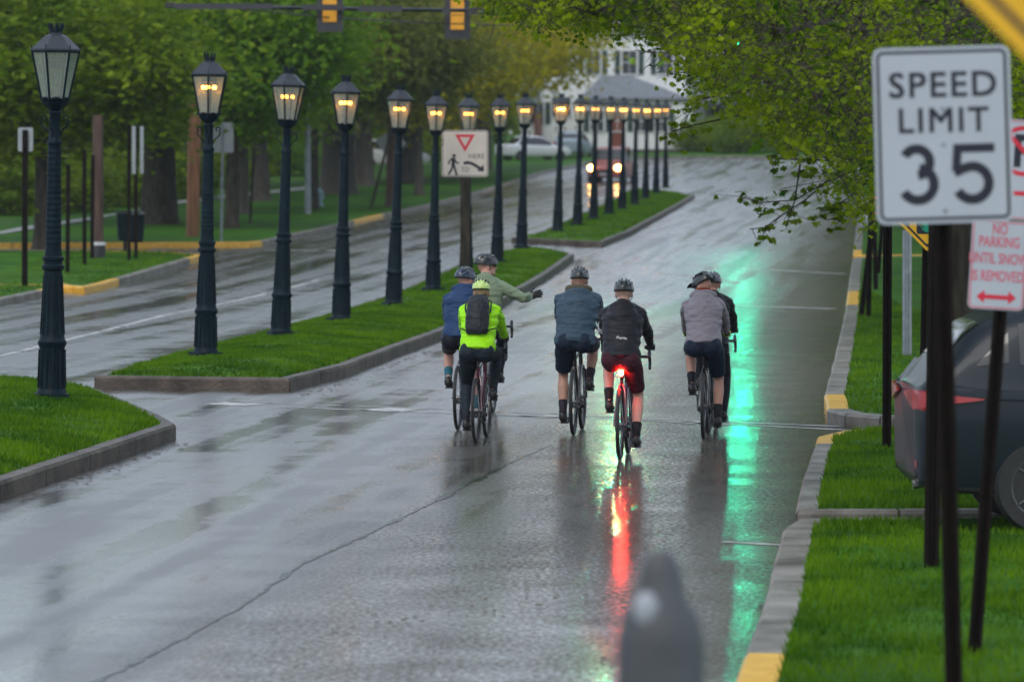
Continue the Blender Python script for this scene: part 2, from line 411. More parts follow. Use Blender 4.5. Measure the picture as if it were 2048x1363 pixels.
pad('kerb', 'lawn', [(-60, 119.5), (-14, 119.0)]+LC+[(90, LC[-1][1]+10), (200, LC[-1][1]+10), (200, 420), (-120, 420), (-120, 130)], grid=6, mound=0, step=4, yellow=[(LC[0][0]+.3, LC[0][1], 2.6), (P(740, 443).x, P(740, 443).y, 2.5)]+[(-k*1.8-8.0, 119.3, 1.1) for k in (1, 4, 7)])
# right side verges
RA = px((1470, 1420), (1492, 1363), (1522, 1270), (1545, 1175), (1568, 1098), (1596, 1078))
RA0 = [(-.55, 2), (.32, 11.5), (.95, 18)]
pad('kerb', 'lawn', RA0+RA+[(4.6, RA[-1][1]+.25), (30, RA[-1][1]+.5), (30, 2)], grid=.6, mound=0, step=1.2, kerb_w=.22, yellow=[(P(1500, 1350).x, P(1500, 1350).y-2.4, 2.7)])
RB = px((1590, 1062), (1600, 1015), (1618, 950), (1632, 905))
pad('kerb', 'lawn', RB+[(RB[-1][0]+.35, RB[-1][1]+1.0), (4.2, RB[-1][1]+1.7), (9, RB[-1][1]+1.4), (30, RB[-1][1]+1), (30, RB[0][1]+.4), (4.6, RB[0][1]+.1)], grid=.6, mound=.03, step=.8, kerb_w=.17, yellow=[(RB[-1][0]+.05, RB[-1][1]+.6, 1.5)])
RC = px((1760, 862), (1690, 856), (1655, 846), (1648, 815), (1668, 740), (1690, 640), (1700, 560), (1706, 528))
pad('kerb', 'lawn', RC+[(RC[-1][0]+.8, RC[-1][1]+1.5), (30, RC[-1][1]+3), (30, RC[0][1]-.3)], grid=1.2, mound=0, step=1.2, kerb_w=.24, yellow=[(P(1650, 835).x, P(1650, 835).y+.9, 1.5), (P(1697, 610).x, P(1697, 610).y, 3.5)])
RD = px((1706, 522), (1712, 470), (1722, 400), (1735, 350), (1790, 325))
pad('kerb', 'lawn', RD+[(200, RD[-1][1]+3), (200, RD[0][1]+1)], grid=5, mound=0, step=3, kerb_w=.22, yellow=[(RD[0][0], RD[0][1]+1, 3)]+[(RD[0][0]+k*1.8, RD[0][1]+.8, 2) for k in range(6)])
# sidewalk on the left
wl = [P(-60, 492), P(0, 478), P(210, 445), P(330, 418), P(440, 404), P(590, 388), P(700, 372)]
b = MB()
for i in range(len(wl)-1):
    a, c = wl[i], wl[i+1]; k = 1.6
    b.add([(a.x, a.y-k*3, Z(a.y-k*3)+.215), (a.x, a.y+k*3, Z(a.y+k*3)+.215), (c.x, c.y+k*3, Z(c.y+k*3)+.215), (c.x, c.y-k*3, Z(c.y-k*3)+.215)], [(0, 3, 2, 1)])
tag(b.build('sidewalk', M_walk), kind='structure')
# road paint, plus wet reflections painted as pale lines (each a thin sheet 4 mm over the asphalt)
def stripe(b, pa, pb, w, seed=0, wear=.0):
    a, c = P(*pa), P(*pb); a, c = Vector((a.x, a.y)), Vector((c.x, c.y)); t = (c-a).normalized(); nrm = Vector((-t.y, t.x)); L = (c-a).length; n = max(2, int(L/.25)); rr = random.Random(seed)
    ring = []
    for i in range(n+1):
        p = a+t*L*i/n; w0 = w*(.5+rr.uniform(-.12, .12)*(1+wear)); w1 = w*(.5+rr.uniform(-.12, .12)*(1+wear))
        ring.append(((p+nrm*w0), (p-nrm*w1)))
    for i in range(n):
        if rr.random() < wear*.25: continue
        q = [ring[i][0], ring[i+1][0], ring[i+1][1], ring[i][1]]
        b.add([(v.x, v.y, Z(v.y)+.004) for v in q], [(0, 3, 2, 1)])
b = MB()
stripe(b, (430, 803), (900, 818), .09, 1, .6); stripe(b, (900, 818), (1300, 838), .11, 2, .4); stripe(b, (1300, 838), (1770, 856), .12, 3, .3)
stripe(b, (560, 814), (1000, 830), .09, 4, .6); stripe(b, (1000, 830), (1390, 845), .11, 5, .4); stripe(b, (1390, 845), (1760, 863), .12, 6, .2)
for p0, p1 in (((742, 818), (822, 821)), ((1062, 830), (1130, 834)), ((1385, 843), (1420, 845)), ((430, 806), (520, 809))): stripe(b, p0, p1, .7, 7)
stripe(b, (1150, 517), (1690, 548), .25, 8, .5); stripe(b, (1440, 610), (1690, 618), .3, 9, .3); stripe(b, (1330, 545), (1480, 566), .3, 19, .3)
stripe(b, (215, 579), (880, 592), .2, 10, .4); stripe(b, (530, 500), (900, 503), .4, 11, .5)
stripe(b, (0, 712), (330, 630), .12, 12, .3); stripe(b, (330, 630), (640, 560), .12, 13, .4); stripe(b, (1448, 1083), (1565, 1090), .10, 14)  # lane-edge reflections and a bright puddle glint, painted as pale stripes
tag(b.build('crosswalk_and_glints', M_line, smooth=False), kind='structure')
# longitudinal tar seam
M_tar = mat('tar_seam', (.006, .007, .007), .12, var=.3, scale=10, bump=.6, bscale=12)
b = MB(); seam = [P(120, 1400), P(300, 1310), P(480, 1215), P(600, 1130), P(730, 1070), P(870, 1003), P(1010, 930), P(1110, 885)]
pts = []
for i in range(len(seam)-1):
    for k in range(14): pts.append(seam[i].lerp(seam[i+1], k/14))
rr = random.Random(3)
for i in range(len(pts)-1):
    w0, w1 = .010+.022*noise.noise(Vector((i*.3, 0, 0)))**2*6, .010+.022*noise.noise(Vector((i*.3+.3, 0, 0)))**2*6
    o0, o1 = noise.noise(Vector((i*.5, 5, 0)))*.03, noise.noise(Vector((i*.5+.5, 5, 0)))*.03
    a, c = pts[i], pts[i+1]
    b.add([(a.x-w0+o0, a.y, Z(a.y)+.004), (a.x+w0+o0, a.y, Z(a.y)+.004), (c.x+w1+o1, c.y, Z(c.y)+.004), (c.x-w1+o1, c.y, Z(c.y)+.004)], [(0, 1, 2, 3)])
tag(b.build('road_seam', M_tar), kind='structure')
# wet leaves and twigs in the gutter
b = MB(); rr = random.Random(8)
M_litter = mat('wet_leaf_litter', (.035, .022, .012), .5, var=.5, scale=30, col2=(.16, .09, .04))
def litter(p, s):
    a = rr.uniform(0, 6.28); z = Z(p.y)+.006
    b.add([(p.x+cos(a+k)*s*rr.uniform(.5, 1), p.y+sin(a+k)*s*rr.uniform(.5, 1), z+rr.uniform(0, .012)) for k in (0, 1.3, 2.5, 3.6, 4.9)], [(0, 1, 2, 3, 4)])
for seg in ([(10, 1005), (180, 945), (345, 888)], [(585, 795), (700, 760), (790, 724), (880, 692)]):
    w = [P(*q) for q in seg]
    for i in range(len(w)-1):
        for k in range(40): 
            p = w[i].lerp(w[i+1], rr.random()); p.x += abs(rr.gauss(0, .12))+.02; litter(p, rr.uniform(.01, .05))
for q in ((850, 1242), (880, 1240), (960, 1222), (1150, 1196), (1180, 1192), (1120, 1202), (835, 1215), (640, 1270), (1385, 1105), (1560, 1207), (1600, 1208), (1575, 1222)):
    for k in range(5): p = P(q[0]+rr.gauss(0, 60), q[1]+rr.gauss(0, 10)); litter(p, rr.uniform(.008, .035))
tag(b.build('leaf_litter', M_litter, smooth=False), 'brown wet leaf bits lying along the kerbs', 'leaf litter', kind='stuff')

# grass blades
def blades(name, label, regions, count, seed):
    rr = random.Random(seed); vs = []; fs = []; rnd = []
    for ins, kh, mound, y0, y1, dens in regions:
        xs = [p.x for p in ins if y0-6 < p.y < y1+6] or [p.x for p in ins]; x0, x1 = min(xs), max(xs)
        x0, x1 = max(x0, -12), min(x1, 7.5)
        n = int((x1-x0)*(y1-y0)*dens)
        for _ in range(n):
            p = Vector((rr.uniform(x0, x1), rr.uniform(y0, y1)))
            if abs(p.x/p.y) > .128 or not inside(p, ins): continue
            d = edge_dist(p, ins); base = kh-.01+(mound*min(1, d/1.1)**.7 if mound else 0)
            q = noise.noise(Vector((p.x*1.3, p.y*1.3, 9)))
            h = rr.uniform(.035, .075)*(1+.5*q); a = rr.uniform(0, 6.28); w = .006+.00012*p.y; lx, ly = rr.gauss(0, .02), rr.gauss(0, .02)
            z = Z(p.y)+base; o = len(vs)
            vs += [(p.x-cos(a)*w, p.y-sin(a)*w, z), (p.x+cos(a)*w, p.y+sin(a)*w, z), (p.x+lx, p.y+ly, z+h)]; fs.append((o, o+1, o+2)); rnd += [rr.random()*.6+.9*q+.45*noise.noise(Vector((p.x*.45, p.y*.3, 4)))+.25]*3
    me = bpy.data.meshes.new(name); me.from_pydata(vs, [], fs); me.materials.append(M_blade)
    at = me.attributes.new('leafrand', 'FLOAT', 'POINT'); at.data.foreach_set('value', rnd)
    tag(link(name, me), label, 'grass', kind='stuff')
blades('grass', 'short bright green grass covering the islands and verges', [
    (*LAWNS[0], 34, 52.5, 1100), (*LAWNS[1], 53, 75, 800), (*LAWNS[1], 75, 116, 330), (*LAWNS[2], 120, 200, 100),
    (*LAWNS[6], 20, 33.5, 900), (*LAWNS[7], 31, 44, 900), (*LAWNS[8], 44, 90, 250), (*LAWNS[3], 82, 100, 90), (*LAWNS[4], 94, 115, 90)], 0, 5)

# ------------------------------------------------------------------ gas street lamps
def glass_mat():
    m = bpy.data.materials.new('lantern_glass'); m.use_nodes = True; n = m.node_tree; b = n.nodes['Principled BSDF']; L = n.links.new
    b.inputs['Base Color'].default_value = (.50, .56, .50, 1); b.inputs['Roughness'].default_value = .15
    t = N(n, 'ShaderNodeBsdfTransparent'); t.inputs[0].default_value = (.85, .9, .88, 1)
    ms = N(n, 'ShaderNodeMixShader'); ms.inputs[0].default_value = .36
    out = n.nodes['Material Output']; L(t.outputs[0], ms.inputs[1]); L(b.outputs[0], ms.inputs[2]); L(ms.outputs[0], out.inputs[0]); return m
M_glass = glass_mat()
M_mantle_off = mat('burner_grey', (.06, .065, .06), .5)
def lamp_emit(k, s): return emis('gas_flame_%d' % k, (1.0, .33, .035), s)
def make_lamp():
    root = thing('street_lamp', '', 'street lamp')
    b = MB()                                     # fluted column with collars
    prof = [(.150, .0), (.150, .10), (.138, .13), (.136, .55), (.146, .575), (.158, .60), (.158, .625), (.140, .65), (.132, .69), (.122, .74), (.100, 1.36), (.100, 1.40), (.122, 1.415), (.124, 1.45), (.104, 1.47), (.104, 1.50), (.118, 1.515), (.118, 1.545), (.096, 1.56), (.086, 1.66)]
    z = 1.68
    while z < 2.72:                              # ringed spiral part
        r = .086-(z-1.68)*.014
        prof += [(r, z), (r+.0035, z+.014), (r+.0035, z+.028), (r, z+.042)]; z += .062
    prof += [(.070, 2.76), (.082, 2.78), (.082, 2.80), (.062, 2.83), (.060, 3.10), (.072, 3.12), (.060, 3.14)]
    b.lathe(prof, 20); b.build('column', M_iron, root)
    b = MB()
    for k in range(12):
        a = 2*pi*k/12; b.tube([(cos(a)*.150, sin(a)*.150, .12), (cos(a)*.140, sin(a)*.140, .54)], .011, 5); b.tube([(cos(a)*.131, sin(a)*.131, .70), (cos(a)*.101, sin(a)*.101, 1.35)], .008, 5)
    b.build('fluting', M_iron, root)
    b = MB(); b.box((0, 0, .03), (.35, .35, .06)); b.lathe([(.175, .06), (.16, .09), (.15, .11)], 16); b.build('base_plate', M_iron, root)
    for k in range(4):                           # scrolled brackets below the lantern
        a = pi/4+k*pi/2+.35; b = MB(); pts = []
        for i in range(22):
            t = i/21
            if t < .6: u = t/.6; r = .060+.075*sin(u*pi*.62)-.02*sin(u*pi*2); zz = 2.86+u*.20
            else: u = (t-.6)/.4*1.6*pi; r = .125+.032*cos(-pi*.2+u)*(1-.25*(t-.6)/.4); zz = 3.065+.032*sin(-pi*.2+u)*(1-.25*(t-.6)/.4)
            pts.append((cos(a)*r, sin(a)*r, zz))
        b.tube(pts, .009, 6); b.build('scroll_bracket', M_iron, root)
    b = MB()                                      # lantern frame: six tapering corner bars, sill, rail
    b.lathe([(.045, 3.12), (.060, 3.15), (.105, 3.18), (.145, 3.225), (.150, 3.26), (.135, 3.27)], 6, phase=0)
    for k in range(6):
        a = pi/3*k; b.tube([(cos(a)*.145, sin(a)*.145, 3.25), (cos(a)*.258, sin(a)*.258, 3.79)], .0125, 6)
        b.tube([(cos(a)*.26, sin(a)*.26, 3.78), (cos(a)*.268, sin(a)*.268, 3.86)], [.010, .004], 6)
        a2 = a+pi/3
        b.tube([(cos(a)*.258, sin(a)*.258, 3.79), (cos(a2)*.258, sin(a2)*.258, 3.79)], (.016), 6); b.tube([(cos(a)*.148, sin(a)*.148, 3.262), (cos(a2)*.148, sin(a2)*.148, 3.262)], .014, 6)
        am = a+pi/6; b.ell((cos(am)*.125, sin(am)*.125, 3.272), (.05, .05, .022), nu=8, nv=5)
    b.build('lantern_frame', M_iron, root)
    b = MB()
    for k in range(6):
        a, a2 = pi/3*k, pi/3*(k+1); b.add([(cos(a)*.143, sin(a)*.143, 3.265), (cos(a2)*.143, sin(a2)*.143, 3.265), (cos(a2)*.254, sin(a2)*.254, 3.78), (cos(a)*.254, sin(a)*.254, 3.78)], [(0, 1, 2, 3)])
    b.build('glass_panes', M_glass, root, smooth=False)
    b = MB(); b.lathe([(.276, 3.795), (.276, 3.812), (.20, 3.88), (.125, 3.955), (.075, 3.975), (.072, 4.01)], 6, phase=0); b.build('lantern_roof', M_lroof, root, smooth=False)
    b = MB(); b.lathe([(.070, 3.99), (.076, 4.02), (.070, 4.035), (.060, 4.035)], 12)
    for k in range(8):
        a = 2*pi*k/8; b.tube([(cos(a)*.062, sin(a)*.062, 4.02), (cos(a)*.074, sin(a)*.074, 4.065), (cos(a)*.080, sin(a)*.080, 4.10)], [.014, .014, .004], 5)
    b.build('crown_finial', M_iron, root)
    b = MB(); b.lathe([(.09, 3.70), (.10, 3.71), (.10, 3.73), (.02, 3.74), (.015, 3.79)], 14)
    for k in range(5):
        a = 2*pi*k/5+.3; b.tube([(cos(a)*.085, sin(a)*.085, 3.70), (cos(a)*.085, sin(a)*.085, 3.655)], [.014, .018], 8)
    b.build('burner', M_mantle_off, root)
    b = MB(); b.ell((0, 0, 0), (.025, .025, .029), nu=10, nv=6); me = b.mesh('mantle', lamp_emit(14, 14))
    for k in range(5): a = 2*pi*k/5+.3; link('mantle', me, root, (cos(a)*.085, sin(a)*.085, 3.63))
    b = MB(); b.tube([(.03, 0, 3.25), (.03, 0, 3.70)], .006, 5); b.tube([(-.02, .03, 3.25), (-.02, .03, 3.70)], .006, 5); b.build('gas_pipe', M_mantle_off, root)
    return root
lamp0 = make_lamp()
near_l = P(103, 797, .28)
lamps = [(P(103, 797, .28), .7, 0, 'unlit black gas lamp alone at the end of the nearest grass island')]
ordn = ['first', 'second', 'third', 'fourth', 'fifth', 'sixth', 'seventh', 'eighth', 'ninth']
ML = [(411, 712, .9, 12), (561, 670, 1.9, 14), (682, 642, 1.5, 11), (787, 611, 2.0, 13), (866, 581, 1.2, 11), (932, 551, 1.2, 8), (994, 525, 1.4, 11), (1043, 496, 1.6, 11)]
for i, (x, y, l, s) in enumerate(ML): lamps.append((P(x, y, .26), l, s, '%s lit black gas lamp from the near end of the long middle island' % ordn[i] if i < 7 else 'last lit black gas lamp at the far tip of the long middle island'))
FL = [(1115, 463, 1.8, 45), (1155, 450, 1.6, 16), (1187, 438, 1.2, 8), (1218, 429, 1.2, 12), (1244, 419, 1.2, 22), (1269, 410, 1.2, 9), (1291, 398, 1.4, 22), (1312, 387, 1.2, 12), (1331, 376, .5, 7)]
for i, (x, y, l, s) in enumerate(FL): lamps.append((P(x, y, .26), l, s, ('brightest gas lamp with yellow light, at the near end of the far island' if i == 0 else '%s gas lamp from the near end of the small far island' % ordn[i]) if i < 8 else 'last gas lamp at the far tip of the far island'))
for i, (p, lean, s, lab) in enumerate(lamps):
    o = lamp0 if i == 0 else copy_tree(lamp0)
    o.location = p; o.rotation_euler = (0, radians(lean), radians([12, 30, 18, 37, 24, 30, 41, 27, 15][i % 9])); o['label'] = lab; o['group'] = 'gas lamps along the median islands'
    me = None
    for c in o.children:
        if c.name.startswith('mantle'):
            me = me or c.data.copy(); c.data = me; me.materials.clear(); me.materials.append(lamp_emit(s, s*2.4) if s else M_mantle_off)

# ------------------------------------------------------------------ signs
def rrect(w, h, r, n=5):
    pts = []
    for cx, cz, a0 in ((w/2-r, h/2-r, 0), (-w/2+r, h/2-r, pi/2), (-w/2+r, -h/2+r, pi), (w/2-r, -h/2+r, 3*pi/2)):
        for i in range(n+1): a = a0+pi/2*i/n; pts.append((cx+r*cos(a), cz+r*sin(a)))
    return pts
def frame(b, w, h, r, t, y):       # border line lying on a sign face
    o, i = rrect(w, h, r), rrect(w-2*t, h-2*t, max(r-t, .004)); n = len(o)
    b.add([(p[0], y, p[1]) for p in o]+[(p[0], y, p[1]) for p in i], [(k, (k+1) % n, n+(k+1) % n, n+k) for k in range(n)])
def flat(b, pts, y): b.add([(p[0], y, p[1]) for p in pts], [tuple(range(len(pts)))])
def stroke(b, pts, w, y):           # ribbon of even width
    pts = [Vector((p[0], p[1])) for p in pts]; n = len(pts); L_, R_ = [], []
    for i, p in enumerate(pts):
        t = (pts[min(i+1, n-1)]-pts[max(i-1, 0)]).normalized(); m = Vector((-t.y, t.x))*w/2; L_.append(p+m); R_.append(p-m)
    b.add([(q.x, y, q.y) for q in L_+R_], [(i, i+1, n+i+1, n+i) for i in range(n-1)])
def arc(cx, cz, r, a0, a1, n=24): return [(cx+r*cos(radians(a0+(a1-a0)*i/n)), cz+r*sin(radians(a0+(a1-a0)*i/n))) for i in range(n+1)]
def upost(b, x, y, z0, z1, w=.075, lean=0, dx=0):   # rolled U-channel post
    prof = [(-w/2, -.016), (-w/2, -.010), (-w*.28, -.010), (-w*.22, .022), (w*.22, .022), (w*.28, -.010), (w/2, -.010), (w/2, -.016), (w*.22, -.016), (w*.17, .014), (-w*.17, .014), (-w*.22, -.016)]
    b.ring_loft([[Vector((x+p[0]+dx*(z-z0)/(z1-z0), y+p[1], z)) for p in prof] for z in (z0, z1)])

# speed limit sign
D = 18.6; c = Q(1885, 270, D); gz = .15
root = thing('speed_limit_sign', 'large white speed limit 35 sign on a brown post beside the near verge', 'road sign', (Q(1912, 1363, D).x, D, gz)); 
s_ = F/D; w, h = 274/s_, 352/s_; r = root.location
plate = MB(); plate.prism(rrect(w, h, .04), -.0015, .0015)
po = plate.build('sign_plate', M_white, root, smooth=False, loc=(c.x-r.x, -.03, c.z-r.z)); po.rotation_euler = (0, radians(-1.6), 0)
b = MB(); frame(b, w-.030, h-.030, .03, .013, -.003)
text_mesh(b, 'SPEED', .108, .004, .168, -.003, bold=.016, xs=1.04, spacing=1.13); text_mesh(b, 'LIMIT', .106, 0, .014, -.003, bold=.016, xs=1.0, spacing=1.14)
# highway style numerals drawn as broad strokes
t_ = .042
stroke(b, arc(-.120, -.116, .058, 152, -85, 20), t_, -.003); stroke(b, arc(-.116, -.212, .070, 84, -152, 24), t_, -.0034)
stroke(b, [(.222, -.060), (.048, -.060)], t_*.9, -.003); stroke(b, [(.062, -.042), (.052, -.160)], t_*.9, -.0034)
stroke(b, [(.044, -.166), (.075, -.152)]+arc(.122, -.212, .072, 105, -152, 24), t_, -.0038)
b.build('lettering', M_blk, po, smooth=False)
b = MB()
for z in (.115, -.042, -.330): b.ell((0, -.004, z), (.009, .004, .009), nu=8, nv=4)
b.build('bolt', M_galv, po)
b = MB(); upost(b, c.x-r.x-.004, .0, 0, c.z-r.z+.25, .078, dx=-.0); o = b.build('post', M_post, root, smooth=False)
o.rotation_euler = (0, 0, 0)
for v in o.data.vertices: v.co.x += (r.z+2.4-v.co.z-r.z)*.026
# two further posts just behind it
def bare_post(x0, y0, x1, y1, label, w=.075, h=0, d=None, m=M_post, g='bare dark sign posts on the right verge', kind='post'):
    p = P(x0, y0, h); top = Q(x1, y1, p.y); root = thing('sign_post', label, 'post', p, 0, g); b = MB()
    upost(b, 0, 0, -.05, top.z-p.z, w, dx=top.x-p.x); b.build('post', m, root, smooth=False); return root
bare_post(1862, 1138, 1872, 420, 'brown steel post close behind the speed limit sign post', .10, .15)
bare_post(1773, 902, 1775, 420, 'dark post with its foot in the grass strip left of the dark suv', .085, .15)

# no-parking signs on one leaning post
D = 22.0; p0 = P(1948, 1308, .15); D = p0.y
root = thing('no_parking_sign', 'two red and white no parking signs stacked on a leaning brown post', 'road sign', p0)
def onp(px_, py_): q = Q(px_, py_, p0.y); return q.x-p0.x, q.z-p0.z
x1, z1 = onp(2004, 560)
b = MB(); upost(b, 0, .03, -.05, onp(2030, 240)[1], .075, dx=onp(2030, 240)[0]); b.build('post', M_post, root, smooth=False)
sx = p0.y/F
cx, cz = onp(1996, 530); w, h = 112*sx, 178*sx
pl = MB(); pl.prism(rrect(w, h, .03), -.0015, .0015); po = pl.build('sign_plate', M_white, root, smooth=False, loc=(cx, 0, cz)); po.rotation_euler = (0, radians(3.4), 0)
b = MB(); frame(b, w-.012, h-.012, .024, .007, -.003); b.build('border', M_pink, po, smooth=False)
b = MB(); k = h/178
for tx, zz, xs in (('NO', 62, .62), ('PARKING', 36, .62), ('UNTIL SNOW', 3, .60), ('IS REMOVED', -32, .60)): text_mesh(b, tx, 21*k, 0, zz*k, -.003, bold=.012, xs=xs*1.06)
b.build('lettering', M_pink, po, smooth=False)
b = MB(); stroke(b, [(-28*k, -64*k), (28*k, -64*k)], 9*k, -.003); flat(b, [(-40*k, -64*k), (-24*k, -51*k), (-24*k, -77*k)], -.0034); flat(b, [(40*k, -64*k), (24*k, -77*k), (24*k, -51*k)], -.0034)
b.build('double_arrow', M_red, po, smooth=False)
cx, cz = onp(2050, 340); w, h = 124*sx, 200*sx
pl = MB(); pl.prism(rrect(w, h, .03), -.0015, .0015); po = pl.build('sign_plate', M_white, root, smooth=False, loc=(cx-.012, .004, cz)); po.rotation_euler = (0, radians(3.4), 0)
b = MB(); frame(b, w-.012, h-.012, .024, .006, -.003); b.build('border', M_pink, po, smooth=False)
b = MB(); text_mesh(b, 'P', 62*k, 0, 8*k, -.0026, bold=.03); b.build('lettering', M_blk, po, smooth=False)
b = MB(); stroke(b, arc(0, 38*k, 46*k, 0, 360, 32), 9*k, -.003); stroke(b, [(-32*k, 70*k), (32*k, 6*k)], 9*k, -.0034); b.build('prohibition_ring', M_red, po, smooth=False)
b = MB(); stroke(b, [(-28*k, -47*k), (28*k, -47*k)], 9*k, -.003); flat(b, [(-42*k, -47*k), (-26*k, -34*k), (-26*k, -60*k)], -.0034); flat(b, [(42*k, -47*k), (26*k, -60*k), (26*k, -34*k)], -.0034); b.build('double_arrow', M_red, po, smooth=False)

# yield-here-to-pedestrians sign on the median
p0 = P(930, 578, .25); sx = p0.y/F
root = thing('yield_to_pedestrians_sign', 'pale yield here to pedestrians sign on a thick dark wooden post on the median', 'road sign', p0)
cx, cz = (930-930)*sx, (CAMZ-(307-HOR)*sx)-p0.z; w = h = 93*sx
b = MB(); b.box((0, .11, 1.15), (.20, .16, 2.4)); b.build('post', M_barkd, root, smooth=False)
b = MB(); b.prism(rrect(w, h, .06), -.0015, .0015); po = b.build('sign_plate', M_offw, root, smooth=False, loc=(0, 0, cz)); k = w/93
b = MB(); frame(b, w-3*k, h-3*k, .05, 1.2*k, -.003)
text_mesh(b, 'HERE', 9.5*k, 23*k, -10*k, -.003, xs=.95, spacing=1.1); text_mesh(b, 'TO', 10*k, 0, -37*k, -.003, xs=.8)
stroke(b, [(-3*k, -20*k), (5*k, -18*k), (14*k, -20*k), (24*k, -26*k), (30*k, -30*k)], 6*k, -.003); flat(b, [(38*k, -36*k), (24*k, -35*k), (37*k, -22*k)], -.0034)
b.build('lettering', M_blk, po, smooth=False)
b = MB()        # walking figure
b.ell((-22*k, -.003, -4.5*k), (3.6*k, .001, 3.6*k), nu=12, nv=6)
stroke(b, [(-22.5*k, -9*k), (-24*k, -24*k)], 7*k, -.003); stroke(b, [(-24*k, -22*k), (-27*k, -32*k), (-33*k, -42*k)], 4*k, -.0034); stroke(b, [(-23*k, -22*k), (-20*k, -31*k), (-17*k, -42*k), (-14.5*k, -42*k)], 4*k, -.0038)
stroke(b, [(-24*k, -11*k), (-31*k, -14*k), (-33*k, -22*k)], 3*k, -.0042); stroke(b, [(-22*k, -11*k), (-17*k, -18*k), (-12*k, -20*k)], 3*k, -.0046); stroke(b, [(-28*k, -10*k), (-19*k, -11*k)], 3.5*k, -.005)
b.build('walking_figure', M_blk, po, smooth=False)
b = MB(); tri = [(-20*k, 38*k), (20*k, 38*k), (0, 3*k)]; tin = [(-10.5*k, 32.5*k), (10.5*k, 32.5*k), (0, 14*k)]
b.add([(p[0], -.003, p[1]) for p in tri+tin], [(0, 1, 4, 3), (1, 2, 5, 4), (2, 0, 3, 5)]); b.build('yield_triangle', M_red, po, smooth=False)

# traffic-signal-ahead diamond behind the speed sign
p0 = P(1846, 780, .15); sx = p0.y/F
root = thing('signal_ahead_sign', 'yellow diamond signal ahead sign with black frame behind the speed limit sign', 'road sign', p0)
b = MB(); upost(b, 0, .03, -.05, (CAMZ-(330-HOR)*sx)-p0.z, .09, dx=10*sx); b.build('post', M_post, root, smooth=False)
half = 96*sx; cx, cz = (1858-1846)*sx, CAMZ-(410-HOR)*sx-p0.z
def dia(a, r=.03): return [(a-r, r), (r, a-r), (-r, a-r), (-(a-r), r), (-(a-r), -r), (-r, -(a-r)), (r, -(a-r)), (a-r, -r)]
b = MB(); b.prism(dia(half), -.0015, .0015); po = b.build('sign_plate', M_syel, root, smooth=False, loc=(cx, 0, cz))
b = MB(); o_, i_ = dia(half*.92), dia(half*.86); n = 8
b.add([(p[0], -.003, p[1]) for p in o_]+[(p[0], -.003, p[1]) for p in i_], [(j, (j+1) % n, n+(j+1) % n, n+j) for j in range(n)])
flat(b, rrect(50*sx, 116*sx, .03), -.003); stroke(b, [(4*sx, -76*sx), (8*sx, -70*sx), (4*sx, -64*sx)], 4*sx, -.003); b.build('signal_symbol', M_blk, po, smooth=False)
for nm, mm, z in (('red_disc', M_red, 38), ('yellow_disc', M_syel, 0), ('green_disc', M_sgreen, -38)):
    b = MB(); flat(b, arc(0, z*sx, 17*sx, 0, 345, 23), -.0038); b.build(nm, mm, po, smooth=False)

# close yellow warning diamond, upper right corner
D = 10.0; half = 457*D/F; cx, cz = (2240-1024)*D/F, CAMZ+(150+HOR)*D/F
root = thing('warning_sign', 'large out of focus yellow diamond warning sign at the top right corner', 'road sign', (cx, D, .15))
b = MB(); upost(b, 0, .03, -.05, cz+.3, .075); b.build('post', M_post, root, smooth=False)
b = MB(); b.prism(dia(half), -.0015, .0015); po = b.build('sign_plate', M_syel, root, smooth=False, loc=(0, 0, cz-.15))
b = MB(); o_, i_ = dia(half-.052), dia(half-.078); b.add([(p[0], -.003, p[1]) for p in o_]+[(p[0], -.003, p[1]) for p in i_], [(j, (j+1) % 8, 8+(j+1) % 8, 8+j) for j in range(8)]); b.build('border', M_blk, po, smooth=False)

# small coloured signs, half hidden by leaves left of the speed sign
def panel_sign(nm, label, bx, by, h, tx, ty, parts, post_w=.08, m=M_post, pm=None, topy=None):
    p = P(bx, by, h); sx = p.y/F; root = thing(nm, label, 'road sign', p)
    top = Q(tx, ty, p.y); b = MB(); upost(b, 0, .04, -.05, top.z-p.z, post_w, dx=top.x-p.x); b.build('post', m, root, smooth=False)
    for (cx, cy, w, hh, mm, dia_) in parts:
        b = MB(); (b.prism(dia(w/2*sx), -.002, .002) if dia_ else b.prism(rrect(w*sx, hh*sx, .03), -.002, .002))
        b.build('sign_plate', mm, root, smooth=False, loc=((cx-bx)*sx, 0, CAMZ-(cy-HOR)*sx-p.z))
    return root
panel_sign('pedestrian_sign', 'yellow green sign half hidden in leaves left of the speed limit sign', 1752, 580, .15, 1745, 280, [(1750, 308, 60, 60, M_flu, True), (1737, 375, 16, 34, M_sgreen, False)], .10)
panel_sign('orange_sign', 'small orange sign at the left edge of the speed limit sign', 1722, 632, .15, 1752, 390, [(1752, 415, 22, 50, M_sorange, False)], .10)
panel_sign('white_sign', 'small white sign below the leaves left of the speed limit sign', 1737, 636, .15, 1742, 400, [(1728, 425, 16, 52, M_white, False)], .09)
bare_post(1756, 546, 1766, 430, 'short dark post between the leaf hidden signs and the speed limit sign', .1, .15)
bare_post(1814, 712, 1814, 460, 'galvanised steel post standing between two dark posts', .13, .15, m=M_galv, g=None)

